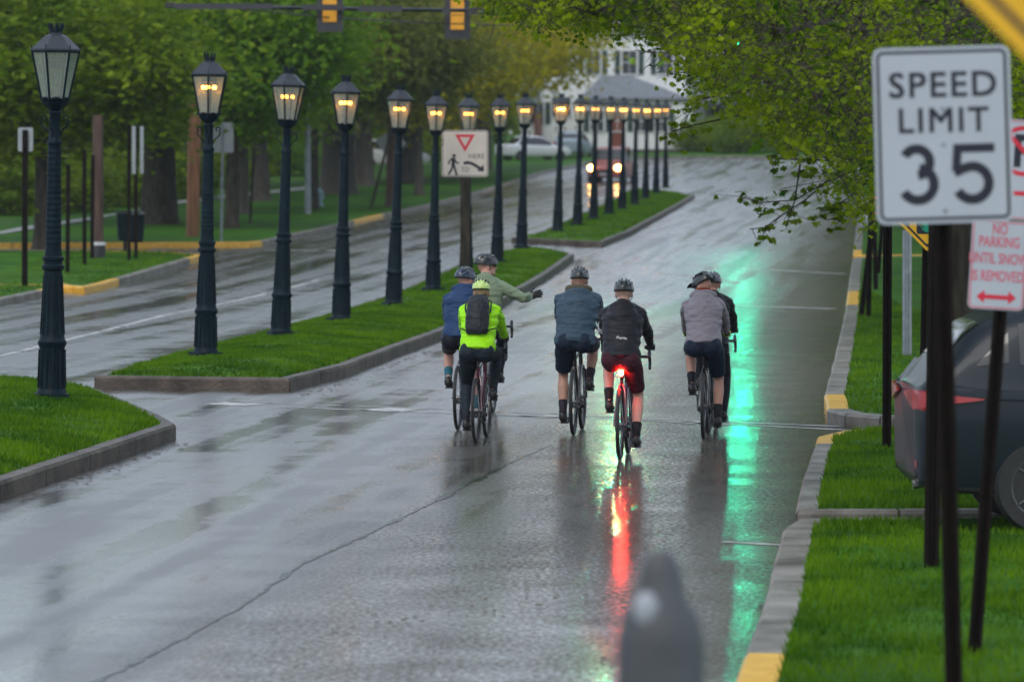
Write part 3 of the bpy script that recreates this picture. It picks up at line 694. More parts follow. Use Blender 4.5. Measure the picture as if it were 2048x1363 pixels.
# parking meter in the near foreground
p0 = Vector((.405, 10.0, .15)); p0.x = (1322-1024)*p0.y/F; sx = p0.y/F
root = thing('parking_meter', 'blurred dark grey parking meter close in front at the bottom edge', 'parking meter', p0)
b = MB(); b.tube([(0, 0, 0), (0, 0, 1.18)], .032, 12); b.build('post', M_galv, root)
b = MB(); M_meter = mat('meter_paint', (.065, .072, .080), .5, var=.3)
tz = CAMZ-(1100-HOR)*sx-.15
prof = [(.05, tz-.80), (.09, tz-.76), (.100, tz-.46), (.104, tz-.22), (.090, tz-.15), (.062, tz-.115), (.052, tz-.06), (.040, tz-.02), (.018, tz)]
b.ring_loft([[Vector((r_*cos(2*pi*j/20), r_*.6*sin(2*pi*j/20), z)) for j in range(20)] for r_, z in prof]); b.build('meter_head', M_meter, root)
b = MB(); b.ell((-.036, -.040, tz-.135), (.030, .016, .042)); b.build('highlight_window', mat('meter_highlight', (.35, .38, .42), .15), root)  # pale oval window painted as the highlight left of the dome
b = MB(); b.box((0, -.066, tz-.48), (.06, .01, .10)); b.lathe([(.015, -.01), (.015, .01)], 10, (0, -.068, tz-.35)); b.build('coin_plate', M_galv, root)

# ------------------------------------------------------------------ traffic signals on the span wire
M_sigy = mat('signal_yellow', (.80, .36, .02), .4, var=.1)
M_green = emis('signal_green_lit', (0.0, .95, .50), 560); M_amb = emis('signal_amber_lit', (1, .38, .02), 260)
M_lens = mat('signal_lens_dark', (.03, .01, .01), .2)
def make_signal(facing, x, ybot, d, label, lit='green'):
    bot = Q(x, ybot, d); root = thing('traffic_signal', label, 'traffic signal', (bot.x, d, bot.z), 0, 'traffic signals hung on the span wire'); sg = -1 if facing else 1
    b = MB(); b.box((0, sg*-.02, .56), (.60, .02, 1.40)); b.build('backplate', M_blkgloss, root, smooth=False)
    b = MB()
    for k in range(3): b.box((0, sg*(-.02-.10*(0 if facing else 1)), .25+k*.35), (.32, .20, .335))
    b.build('housing', M_sigy, root, smooth=False)
    for k, nm in enumerate(('green', 'amber', 'red')):
        z = .25+k*.35; v = MB(); v.torus((0, sg*.13, z), .14, .012, 'y', 20, 5, -.25*pi, 1.25*pi); v.ring_loft([[Vector((.145*cos(t), sg*yy, z+.145*sin(t))) for t in [(-.25+1.5*i/12)*pi for i in range(13)]]+[Vector((.138*cos(t), sg*yy, z+.138*sin(t))) for t in [(1.25-1.5*i/12)*pi for i in range(13)]] for yy in (.09, .30)])
        v.build('visor', M_blkgloss, root)
        b = MB(); b.ring_loft([[Vector((rr_*cos(2*pi*j/20), sg*yy, z+rr_*sin(2*pi*j/20))) for j in range(20)] for rr_, yy in ((.135, .085), (.13, .105), (.07, .13))])
        b.build('lens', (M_green if nm == 'green' and facing and lit else M_amb if (nm == 'amber' and lit == 'both') else M_lens), root)
    b = MB(); b.tube([(0, 0, 1.2), (0, 0, 1.75)], .03, 8); b.build('hanger', M_blkgloss, root); return root
make_signal(False, 660, 52, 98, 'yellow signal head with black backplate hanging above the left lamps')
make_signal(False, 915, 67, 101, 'yellow signal head with black backplate hanging above the middle of the road')
make_signal(True, 1482, 112, 128, 'signal head over the right lane hidden behind maple leaves')
make_signal(True, 1236, 24, 100, 'signal head over the left lane hidden behind maple leaves', 'both')
def wire(nm, label, pts, r, m=M_blkgloss):
    w = [Q(*p) for p in pts]; root_p = w[0]; b = MB(); full = []
    for i in range(len(w)-1):
        for k in range(8): full.append(w[i].lerp(w[i+1], k/8)-root_p)
    full.append(w[-1]-root_p); b.tube(full, r, 6); o = b.build(nm, m, None, loc=root_p); tag(o, label, 'cable'); return o
wire('signal_cable', 'thick black cable bundle crossing high above the road', [(330, 12, 97), (560, 16, 97), (800, 20, 98), (1060, 22, 99), (1500, 10, 99), (1800, -40, 99)], .045)
wire('signal_cable', 'thin tether wire sagging under the thick cable bundle', [(330, 6, 97), (540, 24, 97), (690, 38, 98), (860, 46, 98), (1060, 54, 99), (1500, 40, 99), (1800, -10, 99)], .014)
for i, (x0, x1, y) in enumerate(((350, 545, 13), (605, 690, 15), (716, 805, 18), (884, 900, 21), (935, 975, 22))):
    a, c = Q(x0, y, 96.5), Q(x1, y, 96.5); b = MB(); b.box((0, 0, 0), ((c-a).length, .06, .13)); o = b.build('cable_tray', M_blkgloss, None, smooth=False, loc=(a+c)/2)
    tag(o, ['long black tray at the left end of the cable above the road', 'black tray left of the left signal head', 'black tray between the two signal heads', 'tiny black tray touching the right signal head from the left', 'short black tray right of the right signal head'][i], 'cable tray', 'black trays along the signal cable')

# ------------------------------------------------------------------ bicycles
M_tyre = mat('tyre_rubber', (.014, .014, .015), .45, var=.3, scale=30, bump=.4, bscale=150)
M_rim = mat('dark_rim', (.03, .03, .035), .3, metal=.5)
M_spoke = mat('spoke_steel', (.30, .31, .33), .35, metal=.8)
M_frames = {'black': mat('bike_black', (.012, .013, .016), .25, coat=.5), 'maroon': mat('bike_maroon', (.10, .02, .045), .25, coat=.5), 'grey': mat('bike_grey', (.08, .085, .09), .25, coat=.5), 'white': mat('bike_silver', (.30, .31, .32), .25, coat=.5)}
M_saddle = mat('saddle_black', (.010, .010, .011), .4)
M_chrome = mat('bike_steel', (.22, .22, .23), .3, metal=.9)
HEAD = radians(-6.0)
WB = 1.01; RW = .345; BB = Vector((0, .43, .275)); CR = .172
_wheel = None
def wheel_meshes():
    global _wheel
    if _wheel: return _wheel
    t = MB(); t.torus((0, 0, 0), RW-.019, .019, 'x', 48, 8)
    r = MB(); r.torus((0, 0, 0), RW-.045, .011, 'x', 48, 6)
    s = MB()
    for k in range(24):
        a = 2*pi*k/24; o = .03 if k % 2 else -.03; s.tube([(o, cos(a+.25)*.025, sin(a+.25)*.025), (0, cos(a)*(RW-.05), sin(a)*(RW-.05))], .0018, 3, cap=False)
    h = MB(); h.tube([(-.055, 0, 0), (-.03, 0, 0), (-.028, 0, 0), (.028, 0, 0), (.03, 0, 0), (.055, 0, 0)], [.010, .012, .024, .024, .012, .010], 10); h.tube([(.036, 0, 0), (.038, 0, 0)], [.068, .068], 20)
    _wheel = (t.mesh('tyre', M_tyre), r.mesh('rim', M_rim), s.mesh('spokes', M_spoke), h.mesh('hub', M_chrome)); return _wheel
def make_bike(label, p, yaw, crank, frame='black', bar='drop', fat=1.0, light=False, steer=0.0, sc=1.0, group='bicycles ridden up the wet road'):
    root = thing('bicycle', label, 'bicycle', p, yaw, group); root.scale = (sc, sc, sc)
    fm = M_frames[frame]; T = wheel_meshes()
    ra, fa = Vector((0, 0, RW)), Vector((0, WB, RW)); st = Vector((0, .20, .80)); hd, hb = Vector((0, .80, .86)), Vector((0, .845, .70))
    for i, c in enumerate((ra, fa)):
        w = link('wheel', T[1], root, c); w.rotation_euler = (0, 0, steer*i)
        link('tyre', T[0], w); link('spokes', T[2], w); link('hub', T[3], w)
    b = MB(); b.tube([BB, st], .016, 8); b.tube([st-Vector((0, 0, .03)), hd], .016, 8); b.tube([BB, hb], .021, 8); b.tube([hd+Vector((0, -.004, .02)), hb-Vector((0, -.004, .02))], .022, 8)
    for s in (-1, 1):
        b.tube([BB+Vector((s*.02, -.03, 0)), Vector((s*.045, .2, .31)), ra+Vector((s*.062, 0, 0))], [.011, .011, .009], 6)
        b.tube([st+Vector((0, 0, -.05)), Vector((s*.035, .14, .66)), ra+Vector((s*.060, 0, 0))], [.009, .009, .007], 6)
    b.build('frame', fm, root)
    b = MB(); 
    for s in (-1, 1): b.tube([hb+Vector((0, 0, -.03)), hb+Vector((s*.045, .02, -.06)), fa+Vector((s*.050, -.01, 0))], [.014, .012, .008], 6)
    f = b.build('fork', fm, root)
    b = MB(); b.tube([st, Vector((0, .165, .90))], .0136, 8); b.build('seatpost', M_chrome if frame != 'black' else M_blkgloss, root)
    b = MB(); b.ring_loft([[Vector((w*cos(2*pi*j/14), y, .925+h*sin(2*pi*j/14)-.012*(w > .05))) for j in range(14)] for y, w, h in ((.03, .03, .012), (.05, .068, .020), (.10, .070, .024), (.16, .045, .022), (.22, .024, .018), (.30, .016, .014), (.31, .006, .006))]); b.build('saddle', M_saddle, root)
    b = MB(); b.tube([hd, Vector((0, .81, .93)), Vector((0, .90, .955))], .017, 8); b.build('stem', M_blkgloss, root)
    b = MB()
    if bar == 'drop':
        for s in (-1, 1): b.tube([(0, .90, .955), (s*.10, .90, .955), (s*.19, .90, .955), (s*.205, .93, .955), (s*.21, .98, .94), (s*.213, 1.0, .90), (s*.216, .97, .855), (s*.22, .90, .84)], .0145, 8)
    else:
        for s in (-1, 1): b.tube([(0, .90, .955), (s*.12, .90, .97), (s*.31, .86, .975)], .0145, 8)
    hbar = b.build('handlebar', M_black, root)
    if bar == 'drop':
        for s in (-1, 1):
            b = MB(); b.tube([(s*.207, .965, .945), (s*.207, 1.01, .975), (s*.207, 1.035, 1.01)], [.017, .018, .015], 8); b.tube([(s*.212, 1.03, .98), (s*.217, 1.035, .92), (s*.222, 1.0, .86)], [.007, .009, .006], 6); b.build('brake_lever', M_black, hbar)
    else:
        for s in (-1, 1): b = MB(); b.tube([(s*.20, .91, .965), (s*.28, .945, .95)], [.006, .006], 6); b.build('brake_lever', M_black, hbar)
    b = MB(); b.tube([BB+Vector((-.07, 0, 0)), BB+Vector((.07, 0, 0))], .018, 10); b.torus(BB+Vector((.048, 0, 0)), .085, .006, 'x', 24, 5)
    pr = BB+Vector((.085, sin(crank)*CR, cos(crank)*CR)); plf = BB+Vector((-.085, -sin(crank)*CR, -cos(crank)*CR))
    b.tube([BB+Vector((.075, 0, 0)), pr], .010, 6); b.tube([BB-Vector((.075, 0, 0)), plf], .010, 6); b.build('crankset', M_blkgloss, root)
    for q, s in ((pr, 1), (plf, -1)): b = MB(); b.box(q+Vector((s*.045, 0, 0)), (.08, .06, .016)); b.build('pedal', M_black, root)
    b = MB(); b.tube([(.045, .43, .275+.085), (.043, .0, RW+.042)], .004, 4); b.tube([(.045, .43, .275-.085), (.043, .05, RW-.09)], .004, 4); b.build('chain', M_chrome, root)
    if light:
        b = MB(); b.box((0, .138, .83), (.035, .03, .07)); lb = b.build('tail_light', M_blkgloss, root)
        b = MB(); b.ell((0, .115, .835), (.026, .016, .034)); b.build('lens', emis('tail_light_red', (1.0, .03, .012), light), lb)
        b = MB(); b.ell((0, .098, .838), (.009, .006, .009)); b.build('led', emis('tail_led', (1.0, .25, .1), light*.4), lb)
        pl = bpy.data.lights.new('tail_glow', 'POINT'); pl.energy = 2.2; pl.color = (1, .02, .02); pl.shadow_soft_size = .03; po_ = bpy.data.objects.new('tail_glow', pl); COL.objects.link(po_); po_.parent = lb; po_.location = (0, .04, .84)
    return root

# ------------------------------------------------------------------ riders
M_skin = mat('skin', (.50, .27, .20), .45, var=.08, scale=10, spec=.4)
M_skin2 = mat('skin_pale', (.56, .34, .27), .45, var=.08, scale=10, spec=.4)
def ik(a, c, la, lb, hint):
    d = c-a; L = min(d.length, (la+lb)*.999); u = d.normalized(); x = (la*la-lb*lb+L*L)/(2*L); h = math.sqrt(max(0, la*la-x*x))
    w = (hint-u*hint.dot(u)).normalized(); return a+u*x+w*h, a+u*L
_glove = {}
def glove_mesh(kind, side):
    key = (kind, side)
    if key in _glove: return _glove[key]
    b = MB(); s = side                              # wrist at the origin, fingers along +y, palm down, thumb towards the body (-s x)
    b.ell((0, .050, -.004), (.043, .050, .018), nu=16, nv=10); b.ell((0, .012, 0), (.031, .034, .023)); b.tube([(0, -.05, 0), (0, .0, 0)], [.034, .031], 12)
    L = (.070, .080, .074, .058)
    for k in range(4):
        x0 = -s*(.030-.020*k); l = L[k]; r = .0105-.0006*(k == 3)
        if kind == 'grip': pts = [(x0, .075, 0), (x0, .100, -.004), (x0*1.02, .118, -.022), (x0*1.02, .114, -.047), (x0, .094, -.056)]
        else: pts = [(x0, .075, 0), (x0*1.15, .075+l*.45, -.006), (x0*1.25, .075+l*.8, -.020), (x0*1.25, .075+l, -.040)]
        b.tube(pts, [r*1.05, r*1.05, r, r*.95, r*.8][:len(pts)], 8); b.ell(pts[-1], (r*.85,)*3, nu=8, nv=6)
    pts = [(-s*.030, .025, -.006), (-s*.052, .048, -.018), (-s*.050, .075, -.036), (-s*.036, .092, -.050)] if kind == 'grip' else [(-s*.030, .025, -.004), (-s*.062, .050, -.006), (-s*.078, .082, -.010)]
    b.tube(pts, [.014, .0125, .0115, .0095][:len(pts)], 8); b.ell(pts[-1], (.0095,)*3, nu=8, nv=6)
    _glove[key] = fuse(b, .0042, 'glove', 1); return _glove[key]
_helmet = {}
def helmet(parent, c, R, m, m2, visor=False, vents=True):
    hm = thing_child('helmet', parent, c, R)
    b = MB(); nu, nv = 48, 16; rings = []
    for i in range(nv+1):
        e = i/nv*pi/2*.99; rg = []
        for j in range(nu):
            a = 2*pi*j/nu; x, y, z = cos(e)*cos(a)*.098, cos(e)*sin(a)*.138, sin(e)*.105
            k = abs(x)/.098*3.4; groove = .012*max(0, cos(k*pi)) if (e > .35) else 0
            q = 1-groove/.1*(1 if abs(y) < .12 else .3)
            dip = -.022*(1-abs(sin(a)))**1.5 if i == 0 else 0
            rg.append(Vector((x*q, y*q-.008*z, z*q+dip-(.014 if sin(a) < -.5 and i == 0 else 0))))
        rings.append(rg)
    b.ring_loft(rings); b.build('helmet_shell', m, hm, angle=60)
    b = MB()
    for s in (-1, 1):
        for (x, y0, y1) in ((.020, -.095, .085), (.047, -.085, .07), (.074, -.06, .045)):
            for (ya, yb) in ((y0, y0*.25), (y0*.1, y1*.45), (y1*.62, y1)):
                pts = []
                for t in range(5):
                    y = ya+(yb-ya)*t/4; zz = .105*math.sqrt(max(.02, 1-(x/.098)**2-(y/.138)**2)); pts.append((s*x*1.0, y, zz*.99+.0015))
                b.tube(pts, [.004, .0085, .0095, .0085, .004], 6)
    b.build('helmet_vents', m2, hm)
    b = MB(); b.torus((0, -.01, -.012), .088, .010, 'z', 30, 6); b.build('helmet_rim', M_black, hm).scale = (1, 1.32, 1)
    b = MB()
    for s in (-1, 1): b.tube([(s*.083, .03, -.01), (s*.075, .025, -.08), (s*.03, .05, -.155), (0, .055, -.162)], .004, 5)
    b.build('chin_strap', M_black, hm)
    if visor: b = MB(); b.ring_loft([[Vector((x*w, y, z+.008*t)) for x, t in ((-1, 0), (-.5, .6), (0, 1), (.5, .6), (1, 0), (.5, .3), (0, .6), (-.5, .3))] for y, w, z in ((.10, .075, .045), (.15, .068, .040), (.19, .055, .028))]); b.build('visor', m, hm)
    return hm
def thing_child(name, parent, c, R):
    o = bpy.data.objects.new(name, None); COL.objects.link(o); o.parent = parent; o.matrix_local = Matrix.Translation(c) @ R.to_4x4(); return o

def make_rider(label, p, yaw, sc, crank, jacket, shorts, skin, lean=.36, head_yaw=0, head_pitch=0, leg='short', hands=None, hood=None, helmet_m=None, helmet_m2=None,
               sock=None, shoe=None, glove=None, visor=False, sway=0, wide=1.0, extras=None, shrug=0, drop=False, thigh=.098, hem=0, up=0):
    root = thing('person', label, 'person', p, yaw, 'cyclists riding up the wet road'); root.scale = (sc, sc, sc)
    V = Vector; hipc = V((0, .165, .985)); torso = .485
    ang = lean; shc = hipc+V((sway, sin(ang)*torso*1.05, cos(ang)*torso))
    nk = shc+V((0, .065, .050)); hd = nk+V((0, .075, .082+up)); 
    Rh = Matrix.Rotation(head_yaw, 3, 'Z') @ Matrix.Rotation(head_pitch, 3, 'X')
    hips = [hipc+V((s*.088, 0, -.02)) for s in (-1, 1)]
    shl = [shc+V((s*.172*wide, .01, -.058+shrug)) for s in (-1, 1)]
    peds = [BB+V((-.13, -sin(crank)*CR, -cos(crank)*CR)), BB+V((.13, sin(crank)*CR, cos(crank)*CR))]
    ank = [q+V((-.005 if i == 0 else .005, -.115, .105)) for i, q in enumerate(peds)]
    legs = [ik(hips[i], ank[i], .435, .43, V(((-.16, .16)[i], 1, .1))) for i in range(2)]
    hands = hands or [V((-.215, .955, 1.035)), V((.215, .955, 1.035))]
    arms = []
    for i, s in enumerate((-1, 1)):
        e, w = ik(shl[i], hands[i], .30, .27, V((s*1.0, -.35, -.5))); arms.append((e, w))
    # ---- body, one surface
    b = MB()
    spine = [hipc+V((0, -.01, -.06)), hipc+V((0, 0, .05)), hipc.lerp(shc, .5), shc, nk]
    b.tube(spine, [(.10, .13), (.09, .125), (.10, .13), (.075, .13), (.05, .055)], 16, ref=(0, -1, 0))
    b.tube([shc, nk, nk.lerp(hd, .75)], [.06, .056, .054], 12)
    for i in range(2):
        kn, an = legs[i]; hp = hips[i]
        b.tube([hp, hp.lerp(kn, .4), hp.lerp(kn, .85), kn, kn.lerp(an, .12), kn.lerp(an, .33), kn.lerp(an, .6), kn.lerp(an, .9), an], [.085, .078, .058, .054, .050, .059, .048, .034, .036], 12)
        b.tube([an+V((0, -.03, -.03)), an+V((0, .05, -.055)), an+V((0, .15, -.075))], [.034, .036, .022], 10)
        e, w = arms[i]; b.tube([shc, shl[i], shl[i].lerp(e, .5), e, e.lerp(w, .3), w], [.05, .052, .045, .038, .038, .026], 10); b.ell(w.lerp(w+(w-e).normalized()*.07, .5), (.024, .03, .024), nu=10, nv=8)
    def H(x, y, z): return hd+Rh @ V((x, y, z))
    b.ell(H(0, -.005, .03), (.077, .095, .088), Rh); b.ell(H(0, .035, -.045), (.055, .062, .066), Rh)
    b.tube([H(0, .088, .03), H(0, .112, -.012), H(0, .09, -.02)], [.009, .015, .010], 8)
    b.ell(H(0, .078, -.088), (.024, .020, .016), Rh); b.ell(H(0, .086, -.052), (.024, .014, .010), Rh); b.ell(H(0, .086, .032), (.045, .012, .010), Rh)
    for s in (-1, 1): b.ell(H(s*.079, -.002, .0), (.011, .021, .032), Rh, nu=10, nv=8)
    body = link('body', fuse(b, .0085, 'body', 2), root); body.data.materials.append(skin)
    for s in (-1, 1):
        b = MB(); b.ell((0, 0, 0), (.011, .006, .006), nu=8, nv=6); b.build('eye', M_blkgloss, root, loc=H(s*.031, .091, .012))
    # ---- jacket
    b = MB(); hb = hipc+V((0, -.055, -.035-hem)); w = wide
    b.tube([hb, hb.lerp(shc, .10), hb.lerp(shc, .3), hb.lerp(shc, .55), hb.lerp(shc, .8), shc+V((0, .0, .01)), nk+V((0, 0, -.01))],
           [(.135, .190*w), (.140, .196*w), (.130, .184*w), (.138, .196*w), (.142, .208*w), (.112, .135*w), (.072, .078)], 24, ref=(0, -1, 0))
    for i, s in enumerate((-1, 1)):
        e, wr = arms[i]; b.tube([shc+V((s*.05, 0, 0)), shl[i], shl[i].lerp(e, .5), e, e.lerp(wr, .4), e.lerp(wr, .93)], [.072, .071, .064, .057, .052, .038], 14)
    sd = random.Random(label).uniform(0, 50)
    def wr_(co, n):
        a = noise.noise(V((co.x*5+sd, co.y*9, co.z*17)))*.013+noise.noise(V((co.x*14+sd, co.y*14, co.z*34)))*.007; return a
    jk = link('jacket', fuse(b, .0095, 'jacket', 3, wr_), root); jk.data.materials.append(jacket)
    # ---- shorts or tights
    b = MB(); b.ell(hipc+V((0, -.005, -.01)), (.182*w, .145, .125), nu=20, nv=14); b.ell(hipc+V((-.085, -.07, -.03)), (.105, .10, .115)); b.ell(hipc+V((.085, -.07, -.03)), (.105, .10, .115))
    for i in range(2):
        kn, an = legs[i]; hp = hips[i]
        if leg == 'short': q = .86; b.tube([hp, hp.lerp(kn, .3), hp.lerp(kn, .6), hp.lerp(kn, q)], [thigh, thigh+.003, thigh*.88, thigh*.80], 16)
        else: b.tube([hp, hp.lerp(kn, .35), hp.lerp(kn, .8), kn, kn.lerp(an, .12), kn.lerp(an, .35), kn.lerp(an, .65), kn.lerp(an, .93)], [thigh, thigh, .074, .066, .060, .068, .056, .042], 16)
    sh = link('tights' if leg != 'short' else 'shorts', fuse(b, .0095, 'shorts', 2, lambda co, n: noise.noise(V((co.x*9+sd, co.y*9, co.z*14)))*.004), root); sh.data.materials.append(shorts)
    # ---- socks and shoes
    for i in range(2):
        kn, an = legs[i]
        if sock: b = MB(); b.tube([kn.lerp(an, .68), kn.lerp(an, .72), kn.lerp(an, .9), an+V((0, 0, -.03))], [.047, .049, .040, .042], 14); b.build('sock', sock, root)
        b = MB(); b.ring_loft([[an+V((x*cos(2*pi*j/14), y, z+h*sin(2*pi*j/14))) for j in range(14)] for y, x, h, z in ((-.060, .026, .030, -.050), (-.050, .036, .048, -.042), (-.015, .042, .058, -.035), (.04, .043, .044, -.052), (.10, .047, .034, -.064), (.16, .042, .026, -.070), (.19, .026, .016, -.074))])
        s = b.build('shoe', shoe or M_saddle, root, angle=80)
        b = MB(); b.ring_loft([[an+V((x*cos(2*pi*j/14), y, -.098+.008*sin(2*pi*j/14))) for j in range(14)] for y, x in ((-.062, .022), (-.04, .036), (.04, .036), (.10, .046), (.17, .038), (.192, .018))]); b.build('sole', M_black, s)
    # ---- gloves
    for i, s in enumerate((-1, 1)):
        e, wv = arms[i]; kind = 'open' if (extras and extras.get('open') == i) else 'grip'
        g = link('glove', glove_mesh(kind, s), root); 
        d = (V((0, 1, .12)) if kind == 'grip' else (extras['dir'])).normalized(); up_ = V((0, 0, 1)) if kind == 'grip' else extras['upv']; xx = d.cross(up_).normalized(); zz = xx.cross(d)
        Rg = Matrix((xx, d, zz)).transposed(); g.matrix_local = Matrix.Translation(wv-d*.012) @ Rg.to_4x4()
        if not g.data.materials: g.data.materials.append(M_saddle)
        if glove and glove[i] is not None:
            b = MB(); b.tube([wv-d*.05, wv-d*.02, wv+d*.01], [.040, .042, .038], 14); b.build('cuff', glove[i], root)
    if hood:
        b = MB(); hc = nk+V((0, -.075, -.01)); b.torus((0, 0, 0), .090, .042, 'z', 26, 10); b.ell((0, -.045, -.02), (.105, .065, .052))
        for k in range(len(b.v)):
            v = V(b.v[k]); v = V((v.x*1.12, v.y*.82, v.z)); v = Matrix.Rotation(-.35, 3, 'X') @ v; b.v[k] = tuple(v+hc+V((0, .045, .012)))
        h = link('hood', fuse(b, .009, 'hood', 4, lambda co, n: noise.noise(V((co.x*12+sd, co.y*12, co.z*25)))*.007), root); h.data.materials.append(hood)
    helmet(root, hd+Rh @ V((0, -.005, .052)), Rh @ Matrix.Rotation(-.10, 3, 'X'), helmet_m or M_blkgloss, helmet_m2 or M_black, visor)
    return root, dict(hipc=hipc, shc=shc, nk=nk, hd=hd, arms=arms, legs=legs, Rh=Rh, shl=shl)

def cloth(name, c, v=.18, rough=.6, scale=60, **k): return mat(name, c, rough, var=v, scale=scale, bump=.9, bscale=9, stretch=(1, 1, 2.6), spec=.2, **k)
J_navy = cloth('navy_jacket', (.014, .045, .125), rough=.5); J_lime = cloth('lime_jacket', (.36, .86, .008), v=.06, rough=.5); J_green = cloth('sage_jacket', (.19, .25, .16), v=.1)
J_slate = cloth('slate_jacket', (.045, .080, .120), rough=.5); J_black = cloth('black_jacket', (.020, .020, .028), rough=.45); J_mauve = cloth('mauve_jacket', (.26, .235, .27), v=.1, rough=.4); J_dark = cloth('dark_jacket', (.014, .018, .018))
S_navy = cloth('navy_shorts', (.012, .022, .045)); S_black = cloth('black_shorts', (.010, .012, .020)); S_mar = cloth('maroon_shorts', (.055, .010, .020)); S_tights = cloth('dark_tights', (.012, .022, .032))
J_hood = cloth('brown_hood', (.10, .085, .055)); K_black = cloth('black_sock', (.010, .012, .016)); K_teal = cloth('teal_sock', (.02, .12, .16)); K_grey = cloth('plum_sock', (.03, .022, .035))
H_lime = mat('helmet_lime', (.55, .75, .22), .3, coat=.4); G_lime = mat('lime_cuff', (.50, .85, .02), .5)
H_dark = mat('helmet_dark', (.016, .022, .026), .25, coat=.5); H_vent = mat('helmet_vent', (.13, .15, .16), .3); H_vblack = mat('helmet_vent_black', (.006, .006, .008), .5); H_navy = mat('helmet_navy', (.02, .035, .07), .25, coat=.5)

def rider(pix, bike, who, crank, yaw=HEAD, sc=1.0, bsc=1.0):
    p = P(*pix); make_bike(bike.pop('label'), p, yaw, crank, sc=sc, **bike); return make_rider(who.pop('label'), p, yaw, sc, crank, **who)
# 1 lime rider with backpack
r_, k_ = rider((952, 886), dict(label='maroon and black bicycle under the rider in the lime jacket', frame='maroon'),
    dict(label='cyclist in a bright lime jacket and dark tights with a grey backpack', jacket=J_lime, shorts=S_tights, skin=M_skin, leg='tights', sock=K_black, lean=.40, helmet_m=H_lime, helmet_m2=H_vblack, wide=.98, thigh=.102), radians(25), sc=.965)
hc, sc_ = k_['hipc'], k_['shc']; ax = (sc_-hc).normalized(); back = Vector((0, -ax.z, ax.y)); mid_ = hc.lerp(sc_, .66)+back*.135
b = MB(); b.tube([hc.lerp(sc_, .22)+back*.15, hc.lerp(sc_, .3)+back*.165, hc.lerp(sc_, .6)+back*.175, hc.lerp(sc_, .9)+back*.165, hc.lerp(sc_, 1.08)+back*.13, hc.lerp(sc_, 1.14)+back*.11], [(.05, .11), (.075, .125), (.085, .128), (.08, .120), (.06, .100), (.02, .06)], 18, ref=(0, -1, 0))
M_pack = cloth('backpack_grey', (.022, .026, .034), v=.5, rough=.45)
bp_ = link('backpack', fuse(b, .010, 'backpack', 3, lambda co, n: noise.noise(co*22)*.008), r_); bp_.data.materials.append(M_pack)
tag(bp_, None)
b = MB()
for s in (-1, 1):
    pts = [hc.lerp(sc_, t)+back*bk+Vector((s*x, 0, 0)) for t, bk, x in ((1.02, .11, .075), (1.08, .05, .11), (1.0, .12, .135), (.80, .155, .135), (.72, .14, .125))]; b.tube(pts, [.009]*5, 6)
    pts = [hc.lerp(sc_, t)+back*bk+Vector((s*x, 0, 0)) for t, bk, x in ((.30, .15, .115), (.36, .135, .16), (.42, .08, .19))]; b.tube(pts, [.007]*3, 6)
b.build('straps', M_black, bp_)
b = MB(); Rh = k_['Rh']; b.ell(k_['hd']+Vector((0, -.045, -.045)), (.072, .055, .075)); b.build('hair', mat('brown_hair', (.045, .030, .018), .6, var=.4, scale=40, bump=1, bscale=80, stretch=(1, 1, .2)), r_)
# 2 navy rider
rider((916, 860), dict(label='dark bicycle of the navy jacket rider at the left of the group', frame='black'),
    dict(label='cyclist in a hooded navy jacket and dark shorts at the left, showing one bare calf', jacket=J_navy, shorts=S_black, skin=M_skin, lean=.34, head_yaw=radians(-40), hood=J_navy, sock=K_teal, helmet_m=H_navy, helmet_m2=H_vent, sway=.03, thigh=.10), radians(160), sc=1.0)
# 3 green rider signalling
V = Vector
r_, k_ = rider((965, 836), dict(label='mostly hidden bicycle under the rider in the pale green jacket', frame='grey'),
    dict(label='cyclist in a pale sage green jacket with the right arm stretched out sideways', jacket=J_green, shorts=S_black, skin=M_skin, lean=.14, head_yaw=radians(-68), leg='tights', sock=K_black, helmet_m=H_dark, helmet_m2=H_vent, up=.01,
         hands=[V((-.215, .955, 1.035)), V((.47, .44, 1.30))], extras=dict(open=1, dir=V((1, .15, .30)), upv=V((0, -1, .2)))), radians(60), sc=1.04)
b = MB(); hd, Rh = k_['hd'], k_['Rh']; b.ell(hd+Rh @ V((0, .045, -.075)), (.050, .050, .040), Rh); b.build('beard', mat('grey_beard', (.16, .10, .07), .8, var=.4, scale=60, bump=.8), r_)
# 4 slate rider
rider((1147, 870), dict(label='black bicycle under the rider in the slate blue jacket', frame='black', steer=.0),
    dict(label='cyclist in a loose slate blue jacket with a brown lined hood and navy shorts', jacket=J_slate, shorts=S_navy, skin=M_skin, lean=.38, hood=J_hood, sock=K_grey, helmet_m=H_dark, helmet_m2=H_vblack, wide=1.10, thigh=.112, sway=.02, hem=.035), radians(15), yaw=HEAD*1.0, sc=1.015)
# 5 black jacket rider
r_, k_ = rider((1240, 921), dict(label='bicycle with a glowing red tail light, nearest of the group', frame='maroon', light=340),
    dict(label='cyclist in a black jacket with white script logo and maroon shorts', jacket=J_black, shorts=S_mar, skin=M_skin2, lean=.36, sock=K_black, helmet_m=H_dark, helmet_m2=H_vent, wide=.98, thigh=.098,
         hands=[V((-.215, .95, 1.02)), V((.245, .93, 1.0))]), radians(-160), sc=1.0)
b = MB(); text_mesh(b, 'Rapha', .024, 0, 0, 0, shear=.35, bold=.01, xs=1.25)
lt = b.build('lettering', mat('logo_white', (.8, .8, .8), .4), r_, smooth=False); hc, sc_ = k_['hipc'], k_['shc']; lt.location = hc.lerp(sc_, .27)+V((.005, -.150, .055)); lt.rotation_euler = (-.36, radians(6), 0)
b = MB(); e = k_['arms'][0][0]; s = k_['shl'][0]; b.tube([s.lerp(e, .66), s.lerp(e, .88)], [.069, .068], 18); b.build('armband', mat('white_band', (.72, .74, .8), .5), r_)
